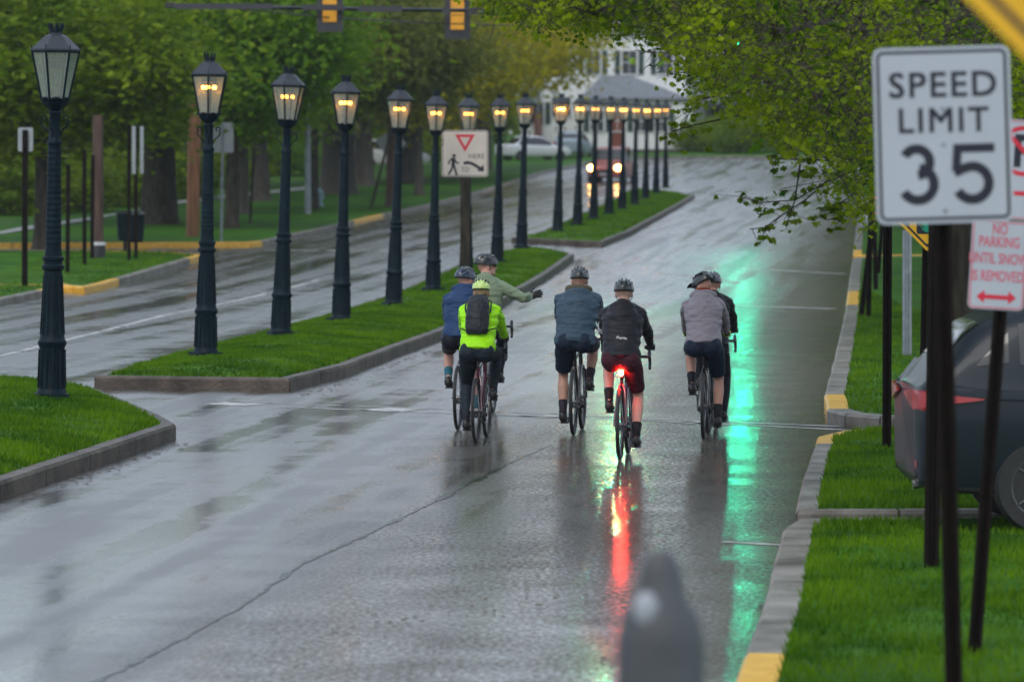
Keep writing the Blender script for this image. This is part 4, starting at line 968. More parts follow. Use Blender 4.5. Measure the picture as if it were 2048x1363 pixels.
# 6 mauve rider
r_, k_ = rider((1407, 879), dict(label='black bicycle under the rider in the mauve grey jacket', frame='black', bar='drop'),
    dict(label='cyclist in a mauve grey hooded jacket and rust scarf looking left', jacket=J_mauve, shorts=S_navy, skin=M_skin, lean=.46, head_yaw=radians(48), head_pitch=radians(-22), hood=J_mauve, sock=K_black, helmet_m=H_dark, helmet_m2=H_vblack, visor=True, wide=.98, thigh=.105,
         glove=[G_lime, G_lime], sway=-.02), radians(-165), yaw=radians(-5), sc=1.0)
b = MB(); b.torus((0, 0, 0), .062, .026, 'z', 20, 8); o = b.build('neck_scarf', cloth('rust_scarf', (.22, .035, .015)), r_, loc=k_['nk']+V((0, .02, .045))); o.rotation_euler = (-.3, 0, 0)
# 7 dark rider behind
rider((1418, 866), dict(label='bicycle almost hidden behind the mauve jacket rider', frame='grey'),
    dict(label='cyclist in dark clothes almost hidden behind the mauve jacket rider', jacket=J_dark, shorts=S_black, skin=M_skin, leg='tights', sock=K_black, lean=.40, helmet_m=H_dark, helmet_m2=H_vent), radians(-165), yaw=radians(-7), sc=.985)

# ------------------------------------------------------------------ cars
M_glassd = mat('car_glass', (.012, .016, .018), .06, var=.1, coat=.5); M_tail = mat('car_tail_lens', (.30, .004, .008), .18, coat=.6, emit=(1, .02, .01), es=.04)
M_plast = mat('black_plastic', (.018, .018, .020), .5); M_alloy = mat('alloy_wheel', (.30, .30, .30), .3, metal=.7)
M_head = emis('headlight_lit', (1.0, .46, .10), 45)
def paint(name, c, metal=.1): return mat(name, c, .38, metal=metal, var=.05, scale=3, coat=.18, spec=.22)
def smooth_prof(rows, u):
    n = len(rows)-1; x = u*n; i = min(int(x), n-1); t = x-i
    a, b_, c, d = rows[max(i-1, 0)], rows[i], rows[i+1], rows[min(i+2, n)]
    return [ .5*((2*q)+(-p+r)*t+(2*p-5*q+4*r-s)*t*t+(-p+3*q-3*r+s)*t*t*t) for p, q, r, s in zip(a, b_, c, d)]
def make_car(name, label, p, yaw, col, L=4.6, Wd=1.85, H=1.65, kind='suv', lights=None, detail=1, group=None, plate=False):
    """car pointing along +y, rear bumper at y = 0; rows: y, sill z, half width, belt z, roof z, roof half width"""
    root = thing(name, label, 'car', p, yaw, group); w = Wd/2
    if kind == 'suv':
        R = [(0.02, .44, w*.74, 1.02, 1.05, w*.62), (.07, .37, w*.89, 1.05, 1.08, w*.74), (.20, .33, w*.97, 1.08, 1.24, w*.78), (.46, .32, w*.99, 1.07, 1.51, w*.74), (.85, .31, w, 1.06, H*.985, w*.75), (1.5, .31, w, 1.04, H, w*.76), (2.3, .31, w, 1.01, H*.985, w*.75),
             (2.9, .31, w, .99, H*.90, w*.72), (3.35, .31, w*.995, .985, 1.14, w*.74), (3.8, .31, w*.97, .94, .98, w*.78), (4.2, .32, w*.92, .86, .90, w*.74), (4.42, .36, w*.80, .76, .79, w*.66), (4.5, .42, w*.66, .68, .70, w*.55)]
    else:
        R = [(0.02, .42, w*.74, .86, .90, w*.66), (.07, .34, w*.86, .92, .96, w*.74), (.35, .30, w*.95, .94, 1.0, w*.74), (.75, .28, w*.985, .93, 1.06, w*.70), (1.2, .28, w, .92, H*.96, w*.68), (1.8, .28, w, .90, H, w*.70), (2.4, .28, w, .88, H*.985, w*.69),
             (2.95, .28, w, .87, H*.84, w*.68), (3.35, .28, w*.99, .86, .95, w*.72), (3.8, .29, w*.97, .82, .86, w*.76), (4.2, .30, w*.91, .74, .78, w*.72), (4.42, .34, w*.80, .66, .69, w*.62), (4.5, .40, w*.66, .60, .62, w*.52)]
    k = L/4.5; R = [(r[0]*k,)+r[1:] for r in R]
    def ring(r):
        y, zs, hw, zb, zr, rw = r; zm = zs+(zb-zs)*.55; half = [(0, zs-.04), (hw*.80, zs-.03), (hw*.95, zs+.05), (hw, zm), (hw*.985, zb-.05), (hw*.955, zb), ((hw*.955+rw)/2+.015, (zb+zr)/2), (rw, zr-.06*(zr-zb > .15)), (rw*.80, zr-.012), (rw*.4, zr), (0, zr)]
        return half
    def S(u, v):
        h = ring(smooth_prof(R, u)); y = smooth_prof(R, u)[0]; q = smooth_prof([(a, b_) for a, b_ in h], v); return Vector((max(q[0], 0), y, q[1]))
    nu, nv = (96, 40) if detail > 1 else (52, 30); b = MB(); rings = []
    for i in range(nu+1):
        half = [S(i/nu, j/nv) for j in range(nv+1)]; rings.append(half+[Vector((-q.x, q.y, q.z)) for q in half[-2:0:-1]])
    b.ring_loft(rings); me = b.mesh('body', [paint(*col), M_plast]); o = link('body', me, root)
    ax = ((.90 if detail > 1 else .93)*k, 3.62*k); rw_ = .35 if kind == 'suv' else .32
    cut = MB()
    for y in ax:
        for s in (-1, 1): cut.lathe([(rw_+.065, -.14), (rw_+.065, .14)], 28)
    cut = MB()
    for y in ax:
        for s in (-1, 1): cut.ring_loft([[Vector((s*w+dx, y+(rw_+.055)*cos(2*pi*j/28), rw_+(rw_+.055)*sin(2*pi*j/28))) for j in range(28)] for dx in (-.26, .3)])
    co = cut.build('cut', M_plast, None); bo = o.modifiers.new('b', 'BOOLEAN'); bo.operation = 'DIFFERENCE'; bo.object = co; bo.solver = 'EXACT'
    dg = bpy.context.evaluated_depsgraph_get(); dg.update(); m2 = bpy.data.meshes.new_from_object(o.evaluated_get(dg)); o.modifiers.clear(); o.data = m2; bpy.data.objects.remove(co); m2.name = 'body'
    def patch(nm, m, u0, u1, v0, v1, off=.006, n=10, shape=None, both=True, parent=None):
        for s in ((1, -1) if both else (1,)):
            b = MB(); vs = []
            for i in range(n+1):
                for j in range(n+1):
                    u, v = i/n, j/n
                    if shape: uu, vv = shape(u, v)
                    else: uu, vv = u0+(u1-u0)*u, v0+(v1-v0)*v
                    q = S(uu, vv); du = S(uu+.004, vv)-S(uu-.004, vv); dv = S(uu, vv+.004)-S(uu, vv-.004); nr = dv.cross(du)
                    if nr.length < 1e-9: nr = Vector((0, -1, 0))
                    nr.normalize(); q0 = Vector((0, q.y, .8)); 
                    if nr.dot(q-Vector((0, L/2, .7))) < 0: nr = -nr
                    q = q+nr*off; vs.append((q.x*s, q.y, q.z))
            b.add(vs, [(i*(n+1)+j, i*(n+1)+j+1, (i+1)*(n+1)+j+1, (i+1)*(n+1)+j) for i in range(n) for j in range(n)]); b.build(nm, m, parent or root)
    # v: .5 is the belt line, .7 the roof edge
    if kind == 'suv':
        patch('side_window', M_glassd, 0, 0, 0, 0, shape=lambda u, v: (.315+.345*u-.03*v*(u > .5), (.525+.035*(1-min(1, u*3)))*(1-v)+.672*v))
        patch('quarter_window', M_glassd, 0, 0, 0, 0, shape=lambda u, v: (.245+.055*u, .565*(1-v)+(.57+.08*u)*v))
        patch('rear_window', M_glassd, .175, .255, .78, 1.0, both=True)
        def vz(u, z):
            lo_, hi_ = .25, .52
            for _ in range(18):
                m_ = (lo_+hi_)/2
                if S(u, m_).z < z: lo_ = m_
                else: hi_ = m_
            return lo_
        patch('tail_light', M_tail, 0, 0, 0, 0, off=.022, n=34, shape=lambda u, v: ((.002+.255*u), vz(.002+.255*u, .965+.010*u+(.072*(1-u)**.75+.002)*(v*2-1))))
        patch('windscreen', M_glassd, .575, .655, .72, 1.0)
    else:
        patch('side_window', M_glassd, 0, 0, 0, 0, shape=lambda u, v: (.25+.36*u-.01*v*(u > .5)+.06*(u < .5)*v*(1-u*2), .53*(1-v)+.68*v))
        patch('rear_window', M_glassd, .22, .32, .72, 1.0); patch('windscreen', M_glassd, .575, .66, .72, 1.0)
        patch('tail_light', M_tail, .03, .10, .42, .49)
    if kind == 'suv' and detail > 1:
        for s in (-1, 1):       # lens carried round the corner on to the tailgate
            b = MB(); b.ring_loft([[Vector((s*x, y+.02*(q in (0, 3)), z)) for q, z in enumerate((z0, z0, z1, z1))] for x, y, z0, z1 in ((w*.25, -.012, .985, 1.005), (w*.50, -.010, .945, 1.025), (w*.76, .002, .90, 1.035), (w*.90, .065, .893, 1.035))]); b.build('tail_light', M_tail, root, smooth=False)
        patch('sill_trim', M_plast, .03, .95, .10, .185); patch('bumper_reflector', M_tail, .02, .035, .20, .225)
        b = MB(); b.tube([(w*.99, .40, .985), (w*.995, 1.2, .955), (w*1.0, 2.4, .93), (w*.99, 3.3, .91)], .006, 6); b.build('waist_crease', paint(*col), root)
        b = MB(); b.tube([(w*.6, .15, .36), (w*.6, .02, .34)], .035, 10); b.build('exhaust', M_chrome, root)
    for y in ax:
        for s in (-1, 1):
            x = s*(w-.115); b = MB(); b.lathe([(rw_*.62, -.11), (rw_*.93, -.112), (rw_, -.08), (rw_, .08), (rw_*.93, .112), (rw_*.62, .11)], 40)
            for q in range(len(b.v)): v = b.v[q]; b.v[q] = (v[2], v[0], v[1])
            wh = b.build('wheel', M_tyre, root, loc=(x, y, rw_))
            b = MB(); b.lathe([(rw_*.60, -.05), (rw_*.66, .112*1), (rw_*.60, .10), (rw_*.56, -.04)], 36, cap=False)
            for a in range(5): t = 2*pi*a/5; b.tube([(.02*cos(t), .02*sin(t), .085), (rw_*.62*cos(t), rw_*.62*sin(t), .095)], [(.045, .012), (.028, .012)], 6)
            b.lathe([(.06, .05), (.06, .095), (.03, .105)], 16)
            for q in range(len(b.v)): v = b.v[q]; b.v[q] = (v[2]*s, v[0], v[1])
            b.build('rim', M_alloy, wh)
    if lights == 'front':
        for s in (-1, 1):
            b = MB(); b.ell((s*w*.70, L-.06, .78), (.19, .12, .16)); b.build('headlight', M_head, root)
        b = MB(); b.box((0, L-.03, .60), (.9, .06, .20)); b.build('grille', M_plast, root); b = MB(); b.box((0, L+.02, .46), (.50, .015, .11)); b.build('number_plate', M_white, root)
    elif detail < 2:
        b = MB(); b.box((0, -.01, .62 if kind != 'suv' else .74), (.36, .02, .12)); b.build('number_plate', M_white, root)
    b = MB()
    for s in (-1, 1): b.ell((s*(w+.07), 3.0*k, 1.02 if kind == 'suv' else .92), (.09, .05, .07))
    return root
# dark suv, right edge: rear wheel meets the ground at pixel (2082, 1070)
yaw = radians(-89); fw = Vector((-sin(yaw), cos(yaw), 0)); rt = Vector((cos(yaw), sin(yaw), 0))
wc = P(2088, 1070, .15); base = wc-fw*(.90*4.62/4.5)-rt*(1.86/2)*1.0+Vector((0, 0, 0))
make_car('parked_suv', 'dark grey suv with red wraparound tail light at the right edge', base, yaw, ('dark_metallic_grey', (.012, .019, .027)), L=4.62, Wd=1.86, H=1.66, detail=2)
def car_at(px_, py_, yaw, **k): return make_car(p=P(px_, py_), yaw=radians(yaw), **k)
c = P(1209, 366); yw = radians(180-11); fwd = Vector((-sin(yw), cos(yw), 0))
make_car('oncoming_car', 'dark red suv with bright headlights driving towards the cyclists', Vector((c.x, c.y, Z(c.y)))-fwd*4.7, yw, ('maroon_paint', (.34, .12, .11)), L=4.7, Wd=2.0, H=1.90, lights='front')
def parked(px_, py_, yawd, *a, **k):
    c = P(px_, py_, .16); make_car(k.pop('name', 'parked_car'), k.pop('label'), c, radians(yawd), *a, **k)
parked(1000, 321, -62, ('silver_paint', (.60, .62, .65)), label='silver sedan parked left of the white house', kind='sedan', H=1.52, L=4.7)
parked(1133, 316, -12, ('blue_grey_paint', (.26, .32, .38)), label='blue grey suv with red tail lights parked before the white house', H=1.7)
parked(700, 338, -75, ('white_paint', (.60, .62, .64)), label='white car parked behind the tree trunks', H=1.7)

# ------------------------------------------------------------------ houses
M_clap = mat('white_clapboard', (.76, .79, .80), .6, var=.05, scale=2); M_shut = mat('dark_green_shutter', (.025, .06, .055), .5); M_shing = mat('grey_shingle', (.16, .18, .20), .7, var=.2, scale=4, bump=.3)
M_brick = mat('red_brick', (.20, .055, .035), .8, var=.3, scale=10); M_win = mat('house_window', (.05, .06, .07), .1); M_trim = mat('white_trim', (.70, .72, .74), .5); M_dkhouse = mat('dark_porch_wood', (.035, .045, .05), .7)
def wall(root, x0, x1, y0, y1, z0, z1, m=M_clap):
    b = MB(); b.box(((x0+x1)/2, (y0+y1)/2, (z0+z1)/2), (x1-x0, y1-y0, z1-z0)); n = int((z1-z0)/.16)
    for i in range(n):
        z = z0+i*.16; b.add([(x0-.02, y0-.022, z), (x1+.02, y0-.022, z), (x1+.002, y0-.003, z+.15), (x0-.002, y0-.003, z+.15)], [(0, 1, 2, 3)])
        b.add([(x1+.022, y0-.02, z), (x1+.022, y1, z), (x1+.003, y1, z+.15), (x1+.003, y0-.002, z+.15)], [(0, 1, 2, 3)])
    return b.build('wall', m, root, smooth=False)
def window(root, x, z, w, h, y, shutters=True):
    b = MB(); t = .07
    b.box((x, y-.05, z+h/2+t/2), (w+.2, .08, t)); b.box((x, y-.06, z-h/2-t/2), (w+.24, .12, t))
    for s in (-1, 1): b.box((x+s*(w/2+t/2), y-.05, z), (t, .08, h))
    f = b.build('window', M_trim, root, smooth=False)
    b = MB(); b.box((x, y-.035, z), (w, .03, h)); b.build('pane', M_win, f, smooth=False)
    b = MB(); b.box((x, y-.065, z), (w, .025, .05)); b.box((x, y-.064, z), (.035, .02, h)); b.build('sash', M_trim, f, smooth=False)
    if shutters:
        for s in (-1, 1):
            b = MB(); b.box((x+s*(w/2+.33), y-.045, z), (.36, .05, h+.1))
            for k in range(12): b.box((x+s*(w/2+.33), y-.075, z-h/2+h*(k+.5)/12), (.30, .012, .035))
            b.build('shutter', M_shut, root, smooth=False)
def hip(root, x0, x1, y0, y1, z0, z1, rx, ov=.35, m=None):
    b = MB(); x0 -= ov; x1 += ov; y0 -= ov; y1 += ov; ym = (y0+y1)/2
    b.add([(x0, y0, z0), (x1, y0, z0), (x1, y1, z0), (x0, y1, z0), (rx[0], ym, z1), (rx[1], ym, z1), (x0, y0, z0-.16), (x1, y0, z0-.16), (x1, y1, z0-.16), (x0, y1, z0-.16)],
          [(0, 1, 5, 4), (1, 2, 5), (2, 3, 4, 5), (3, 0, 4), (0, 6, 7, 1), (1, 7, 8, 2), (2, 8, 9, 3), (3, 9, 6, 0), (6, 9, 8, 7)])
    return b.build('roof', m or M_shing, root, smooth=False)
D = 285; sc = D/F; o0 = P(1215, 304, .1); o0.y = D; o0.z = Z(D); house = thing('white_house', 'white clapboard house with dark shutters and a grey hipped porch roof', 'house', o0)
def hx(x): return (x-1024)*sc-o0.x
def hz(y): return CAMZ-(y-HOR)*sc-o0.z
wall(house, hx(1042), hx(1375), 4.0, 13, -.6, hz(60)); hip(house, hx(1042), hx(1375), 4, 13, hz(60), hz(-40), (hx(1120), hx(1290)))
for x, y in ((1100, 122), (1188, 122), (1262, 122), (1335, 122)): window(house, hx(x), hz(y), .95, 1.55, 4.0)
for x, y in ((1124, 212),): window(house, hx(x), hz(y), 1.25, 1.3, 4.0, False)
window(house, hx(1075), hz(225), .8, 1.4, 4.0)
wall(house, hx(1168), hx(1368), .0, 3.95, -.6, hz(198))
hip(house, hx(1168), hx(1368), 0, 4.0, hz(196), hz(150), (hx(1205), hx(1262)), ov=.3)
for x in (1195, 1235, 1282, 1322): window(house, hx(x), hz(242), .8, 1.35, 0, x != 1235)
b = MB(); b.box((hx(1235), -.03, hz(262)), (1.0, .05, 2.1)); b.build('door', M_brick, house, smooth=False)
b = MB(); b.box((hx(1077), 3.7, hz(262)), (.50, .5, 2.6)); b.build('chimney_base', M_brick, house, smooth=False)
b = MB(); b.box((hx(1060), 3.2, hz(182)), (1.5, 1.6, .16)); 
for q in (1046, 1078): b.box((hx(q), 2.5, hz(240)), (.10, .10, 3.6))
b.build('porch_canopy', M_shing, house, smooth=False)
b = MB(); b.box((hx(1268), -.55, .12), (6.4, .7, .45)); b.build('foundation_step', mat('step_brown', (.06, .045, .04), .7), house, smooth=False)
h2 = thing('neighbouring_house', 'dim house with a dark open porch right of the white house', 'house', Vector(((1470-1024)*300/F, 300, Z(300))))
wall(h2, -2.6, 7, 2.6, 9, -.5, 6.5, mat('dim_clapboard', (.20, .23, .24), .7)); hip(h2, -2.6, 7, 2.6, 9, 6.5, 9.2, (0, 4))
b = MB(); b.box((1.2, .6, 3.35), (6.6, 3.6, .22))
b.build('porch_roof', M_shing, h2, smooth=False)
for x in (-2.0, .6, 3.2, 4.4): b = MB(); b.box((x, -.9, 1.5), (.20, .2, 3.4)); b.build('porch_post', M_dkhouse, h2, smooth=False)
b = MB(); b.box((1.2, 2.5, 1.4), (6.4, .06, 3.2)); b.build('porch_wall', M_dkhouse, h2, smooth=False)
h3 = thing('far_house', 'pale house glimpsed between the trunks on the left', 'house', Vector(((690-1024)*330/F, 330, Z(330))))
wall(h3, -6, 6, 0, 8, -1, 3.6); hip(h3, -6, 6, 0, 8, 3.6, 6, (-3, 3)); window(h3, -3, 1.8, .9, 1.4, 0, False); window(h3, 1.5, 1.8, .9, 1.4, 0, False)

# ------------------------------------------------------------------ left side poles, bins, signs
def pole(nm, label, cat, bx, by, tx, ty, w, m, h=.16, extra=None, taper=.9, group=None):
    p = P(bx, by, h); sx = p.y/F; root = thing(nm, label, cat, p, 0, group); top = Q(tx, ty, p.y)-p; b = MB(); r = w*sx/2; b.tube([(0, 0, -.1), top*.5, top], [r, r*(1+taper)/2, r*taper], 12); b.build('pole', m, root)
    if extra: extra(root, p, sx)
    return root
def ring_base(root, p, sx):
    b = MB(); b.lathe([(.19, -.1), (.19, .30), (.17, .34)], 14); b.build('base_guard', M_plast, root); b = MB(); b.lathe([(.20, .33), (.20, .40), (.15, .41)], 14); b.build('white_band', M_trim, root)
pole('utility_pole', 'bright orange brown wooden utility pole beside the yellow kerb', 'utility pole', 385, 474, 391, 150, 27, M_wood)
pole('utility_pole', 'red brown wooden pole with dark base guard and white band', 'utility pole', 196, 516, 196, 230, 23, M_wood2, extra=ring_base)
pole('light_pole', 'slender pale grey metal light pole among the left trees', 'light pole', 616, 428, 614, -60, 13, M_galv, taper=.7)
pole('tree_stake', 'dark slanted stake standing in the grass right of the big trunk', 'stake', 500, 447, 508, 300, 6, M_barkd)
pole('guy_post', 'dark leaning pole beside the pale diamond sign back', 'post', 740, 418, 786, 250, 6, M_barkd)
for x, y, tx, ty, lab in ((135, 545, 137, 330, 'dark post just right of the nearest lamp'), (169, 530, 169, 300, 'dark post left of the pole with the white band'), (184, 518, 186, 310, 'dark post directly in front of the pole with the white band')): bare_post(x, y, tx, ty, lab, .10, .16, g=None)
def sign_back(nm, label, bx, by, cx, cy, w, h, diamond=False, pm=M_galv, rot=0, pw=.07):
    p = P(bx, by, .16); sx = p.y/F; root = thing(nm, label, 'road sign', p); b = MB(); upost(b, 0, -.04, -.05, (CAMZ-(cy-h*.4-HOR)*sx)-p.z, pw, dx=(cx-bx)*sx); b.build('post', pm, root, smooth=False)
    b = MB(); b.prism(dia(w/2*sx) if diamond else rrect(w*sx, h*sx, .04), -.002, .002); o = b.build('sign_plate', M_alu, root, smooth=False, loc=((cx-bx)*sx, 0, CAMZ-(cy-HOR)*sx-p.z)); o.rotation_euler = (0, radians(rot), radians(0))
sign_back('sign_seen_from_behind', 'white backed sign on a dark green post left of the nearest lamp', 50, 572, 51, 279, 30, 48, pm=M_post, pw=.13)
sign_back('sign_seen_from_behind', 'grey rectangular sign back right of the orange brown pole', 443, 482, 446, 275, 42, 60)
sign_back('diamond_sign_seen_from_behind', 'pale tilted diamond sign back behind the middle lamps', 775, 412, 783, 286, 66, 66, True, pm=M_wood2, rot=8, pw=.2)
for x, y, tx, lab in ((258, 520, 268, 'narrow edge on sign above the left litter bin'), (272, 516, 284, 'narrow edge on sign above the right litter bin')):
    p = P(x, y, .16); sx = p.y/F; root = thing('edge_on_sign', lab, 'road sign', p); b = MB(); upost(b, 0, 0, -.05, CAMZ-(248-HOR)*sx-p.z, .09, dx=0); b.build('post', M_post, root, smooth=False)
    b = MB(); b.box(((tx-x)*sx, -.06, CAMZ-(300-HOR)*sx-p.z), (.09, .02, 1.2)); b.build('sign_plate', M_alu, root, smooth=False)
for i, (x, y) in enumerate(((250, 488), (272, 492))):
    p = P(x, y+14, .16); root = thing('litter_bin', ['left one of the two dark litter bins on the verge', 'right one of the two dark litter bins on the verge'][i], 'litter bin', p, 0, 'litter bins on the left verge')
    b = MB(); b.lathe([(.17, .28), (.20, .40), (.23, .98), (.24, 1.0), (.20, 1.0), (.17, .5)], 14); b.build('bin_body', M_iron, root); b = MB(); b.lathe([(.25, 1.0), (.25, 1.04), (.2, 1.08)], 14, cap=True); b.build('rim', M_blkgloss, root); b = MB(); b.tube([(0, 0, -.05), (0, 0, .30)], .05, 8); b.build('stand', M_iron, root)
p = P(640, 412, .16); root = thing('fire_hydrant', 'small pale blue fire hydrant beside the grey light pole', 'fire hydrant', p); b = MB(); M_hyd = mat('hydrant_blue', (.25, .40, .48), .5)
b.lathe([(.16, 0), (.16, .05), (.11, .07), (.11, .45), (.14, .47), (.14, .52), (.10, .60), (.04, .66), (.03, .72)], 14); b.build('barrel', M_hyd, root)
for s in (-1, 1): b = MB(); b.tube([(s*.08, 0, .36), (s*.20, 0, .36)], .055, 10); b.build('nozzle', M_hyd, root)

# ------------------------------------------------------------------ trees
M_lf_dark = leaf_mat('leaves_dark_green', (.075, .16, .006), (.29, .38, .012), scale=.35, trans=.5)
M_lf_olive = leaf_mat('leaves_olive', (.12, .16, .03), (.30, .32, .06), scale=.3, trans=.5)
M_lf_pale = leaf_mat('leaves_pale', (.20, .24, .08), (.44, .45, .20), scale=.3, trans=.5)
M_lf_yel = leaf_mat('leaves_yellow_green', (.24, .26, .006), (.58, .50, .012), scale=.3, trans=.5)
M_lf_grn = leaf_mat('leaves_mid_green', (.055, .16, .006), (.19, .33, .012), scale=.35, trans=.5)
def leaf_cards(vs, fs, rnd, c, s, rr):
    a, e = rr.uniform(0, 6.28), rr.uniform(-.9, .9); u = Vector((cos(a)*cos(e), sin(a)*cos(e), sin(e))); w = u.orthogonal().normalized(); w = Matrix.Rotation(rr.uniform(0, 6.28), 3, u) @ w; n = u.cross(w); o = len(vs)
    vs += [c-u*s, c+w*s*.55+n*s*.15, c+u*s, c-w*s*.55+n*s*.15]; fs.append((o, o+1, o+2, o+3)); rnd += [rr.random()]*4
def crown_mesh(name, m, rx, ry, rz, count, leaf, seed, clump=60, hole=.42):
    rr = random.Random(seed); vs, fs, rnd = [], [], []; k = 0
    while k < count:
        d = Vector((rr.gauss(0, 1), rr.gauss(0, 1), rr.gauss(0, 1))).normalized(); r = rr.uniform(.25, 1)**.55
        lump = .80+.42*noise.noise(d*1.8+Vector((seed, 0, 0)))
        c = Vector((d.x*rx, d.y*ry, d.z*rz*(1 if d.z > 0 else .8)))*r*lump
        if noise.noise(c*.55+Vector((seed*3, 1, 2))) < -.5+hole: 
            if rr.random() < .75: continue
        sp = rr.uniform(.25, .7)*rx/3.2
        for _ in range(clump): leaf_cards(vs, fs, rnd, c+Vector((rr.gauss(0, sp), rr.gauss(0, sp), rr.gauss(0, sp*.6))), leaf*rr.uniform(.6, 1.25), rr)
        k += clump
    me = bpy.data.meshes.new(name); me.from_pydata([tuple(v) for v in vs], [], fs); me.materials.append(m); at = me.attributes.new('leafrand', 'FLOAT', 'POINT'); at.data.foreach_set('value', rnd); return me
def trunk_mb(h, r, top, rr, lean=(0, 0), n_limb=6, spread=3):
    b = MB(); pts = [Vector((lean[0]*t+noise.noise(Vector((t*2, r*9, 0)))*.15*t, lean[1]*t, h*t-.2)) for t in (0, .06, .15, .4, .7, 1)]
    b.tube(pts, [r*1.5, r*1.15, r, r*.9, r*.82, r*.7], 12)
    for k in range(n_limb):
        a = 2*pi*k/n_limb+rr.uniform(-.4, .4); s = pts[-1].lerp(pts[-2], rr.uniform(0, .6)); L = spread*rr.uniform(.6, 1.1); up_ = (top-h)*rr.uniform(.3, .9)
        q = [s, s+Vector((cos(a)*L*.35, sin(a)*L*.35, up_*.45)), s+Vector((cos(a)*L*.75, sin(a)*L*.75, up_*.8)), s+Vector((cos(a)*L, sin(a)*L, up_))]; b.tube(q, [r*.5, r*.36, r*.2, r*.07], 7)
    return b
CM = {}
def far_tree(label, bx, by, th, trunk_r, top, rx, kind, seed=1, bark=None, base_p=None, zc=None, lean=(0, 0), leaf=.115, count=26000, rzf=None, cap=.056):
    p = base_p or P(bx, by, .16); root = thing('broadleaf_tree', label, 'tree', p, 0, 'trees lining the boulevard'); th *= .92; rr = random.Random(seed*7+1)
    trunk_mb(th, trunk_r, top, rr, lean, spread=rx*.7).build('trunk', bark or M_bark, root)
    key = (kind, seed % 3)
    if key not in CM: CM[key] = crown_mesh('crown', {'dark': M_lf_dark, 'olive': M_lf_olive, 'pale': M_lf_pale, 'yel': M_lf_yel, 'grn': M_lf_grn}[kind], 4, 4, 3.4, count, leaf, seed+11)
    top = min(top, 1.5+cap*(p.y)-Z(p.y)+.6) if p.y > 100 else top; zc = zc or (th*.60+top)/2; rz = rzf or (top-th*.46)/2*1.05; trunk_r *= .74
    o = link('crown', CM[key], root, (lean[0], lean[1], zc)); o.scale = (rx/4, rx/4, rz/3.4); o.rotation_euler = (0, 0, seed*1.3)
T = far_tree
T('dark tree at the far left edge behind the nearest lamp', 88, 492, 3.6, .30, 12, 5.5, 'dark', 1, M_barkd)
T('broad tree with a very thick dark trunk behind the litter bins', 318, 448, 4.0, .62, 13, 6.5, 'dark', 2, M_barkd)
T('olive tree with a dark trunk right of the grey sign back', 464, 456, 4.2, .22, 12, 5.0, 'grn', 3, M_barkd)
T('tree with a slim trunk behind the second and third lamps', 482, 428, 4.2, .28, 13, 5.5, 'dark', 4)
T('green tree right of the stake', 520, 402, 4.0, .42, 12, 5.5, 'grn', 5)
T('dark tree close behind the grey light pole', 625, 418, 6.0, .24, 14, 5.0, 'olive', 6, M_barkd)
T('pale olive tree with a huge grey trunk left of the fourth lamp', 676, 388, 4.5, .85, 14, 6.5, 'pale', 7)
T('pale olive tree with a grey trunk right of the fourth lamp', 728, 372, 5.2, .50, 14, 6, 'pale', 8)
T('slim tree with a straight dark trunk behind the sixth lamp', 838, 390, 5.0, .20, 12, 5, 'yel', 9, M_bark)
T('thick trunked tree between the fifth and sixth lamps', 818, 366, 4.6, .75, 14, 7, 'yel', 10)
T('yellow green tree with hanging foliage left of the white house', 905, 356, 5.6, .50, 16, 7.5, 'yel', 11)
T('bright yellow green tree overhanging the left carriageway', 968, 340, 6.2, .45, 17, 7.5, 'yel', 12)
T('red brown trunked tree behind the fifth lamp', 783, 412, 5, .22, 13, 4.5, 'olive', 13, M_wood2)
for i, (x, d, k, s, rx, top) in enumerate(((-30, 150, 'dark', 1, 7, 15), (-22, 175, 'grn', 2, 7.5, 15), (-15.5, 205, 'dark', 3, 8, 17), (-24, 230, 'olive', 4, 9, 18), (-15, 250, 'pale', 5, 8, 18), (-6, 275, 'yel', 9, 8, 17), (-33, 190, 'dark', 7, 8, 16), (-9, 310, 'dark', 8, 9, 19), (-20, 300, 'dark', 10, 10, 20), (3, 325, 'yel', 1, 9, 18), (16, 330, 'olive', 6, 9, 17))):
    T(['dark spreading tree deep in the garden at far left', 'mid green tree behind the second lamp', 'dark tree behind the third lamp lantern', 'tall olive tree far behind the thick trunks', 'pale tree far behind the grey light pole', 'farther yellow green tree just left of the house', 'dark garden tree behind the two litter bins, farthest left', 'dark tree far behind the yield sign', 'tall dark tree filling the far left background', 'yellow green tree showing over the left end of the white house', 'olive tree behind the right end of the white house'][i],
      0, 0, 4.5 if d > 200 else 4, .35, top, rx, k, s, base_p=Vector((x, d, Z(d)+.16)))
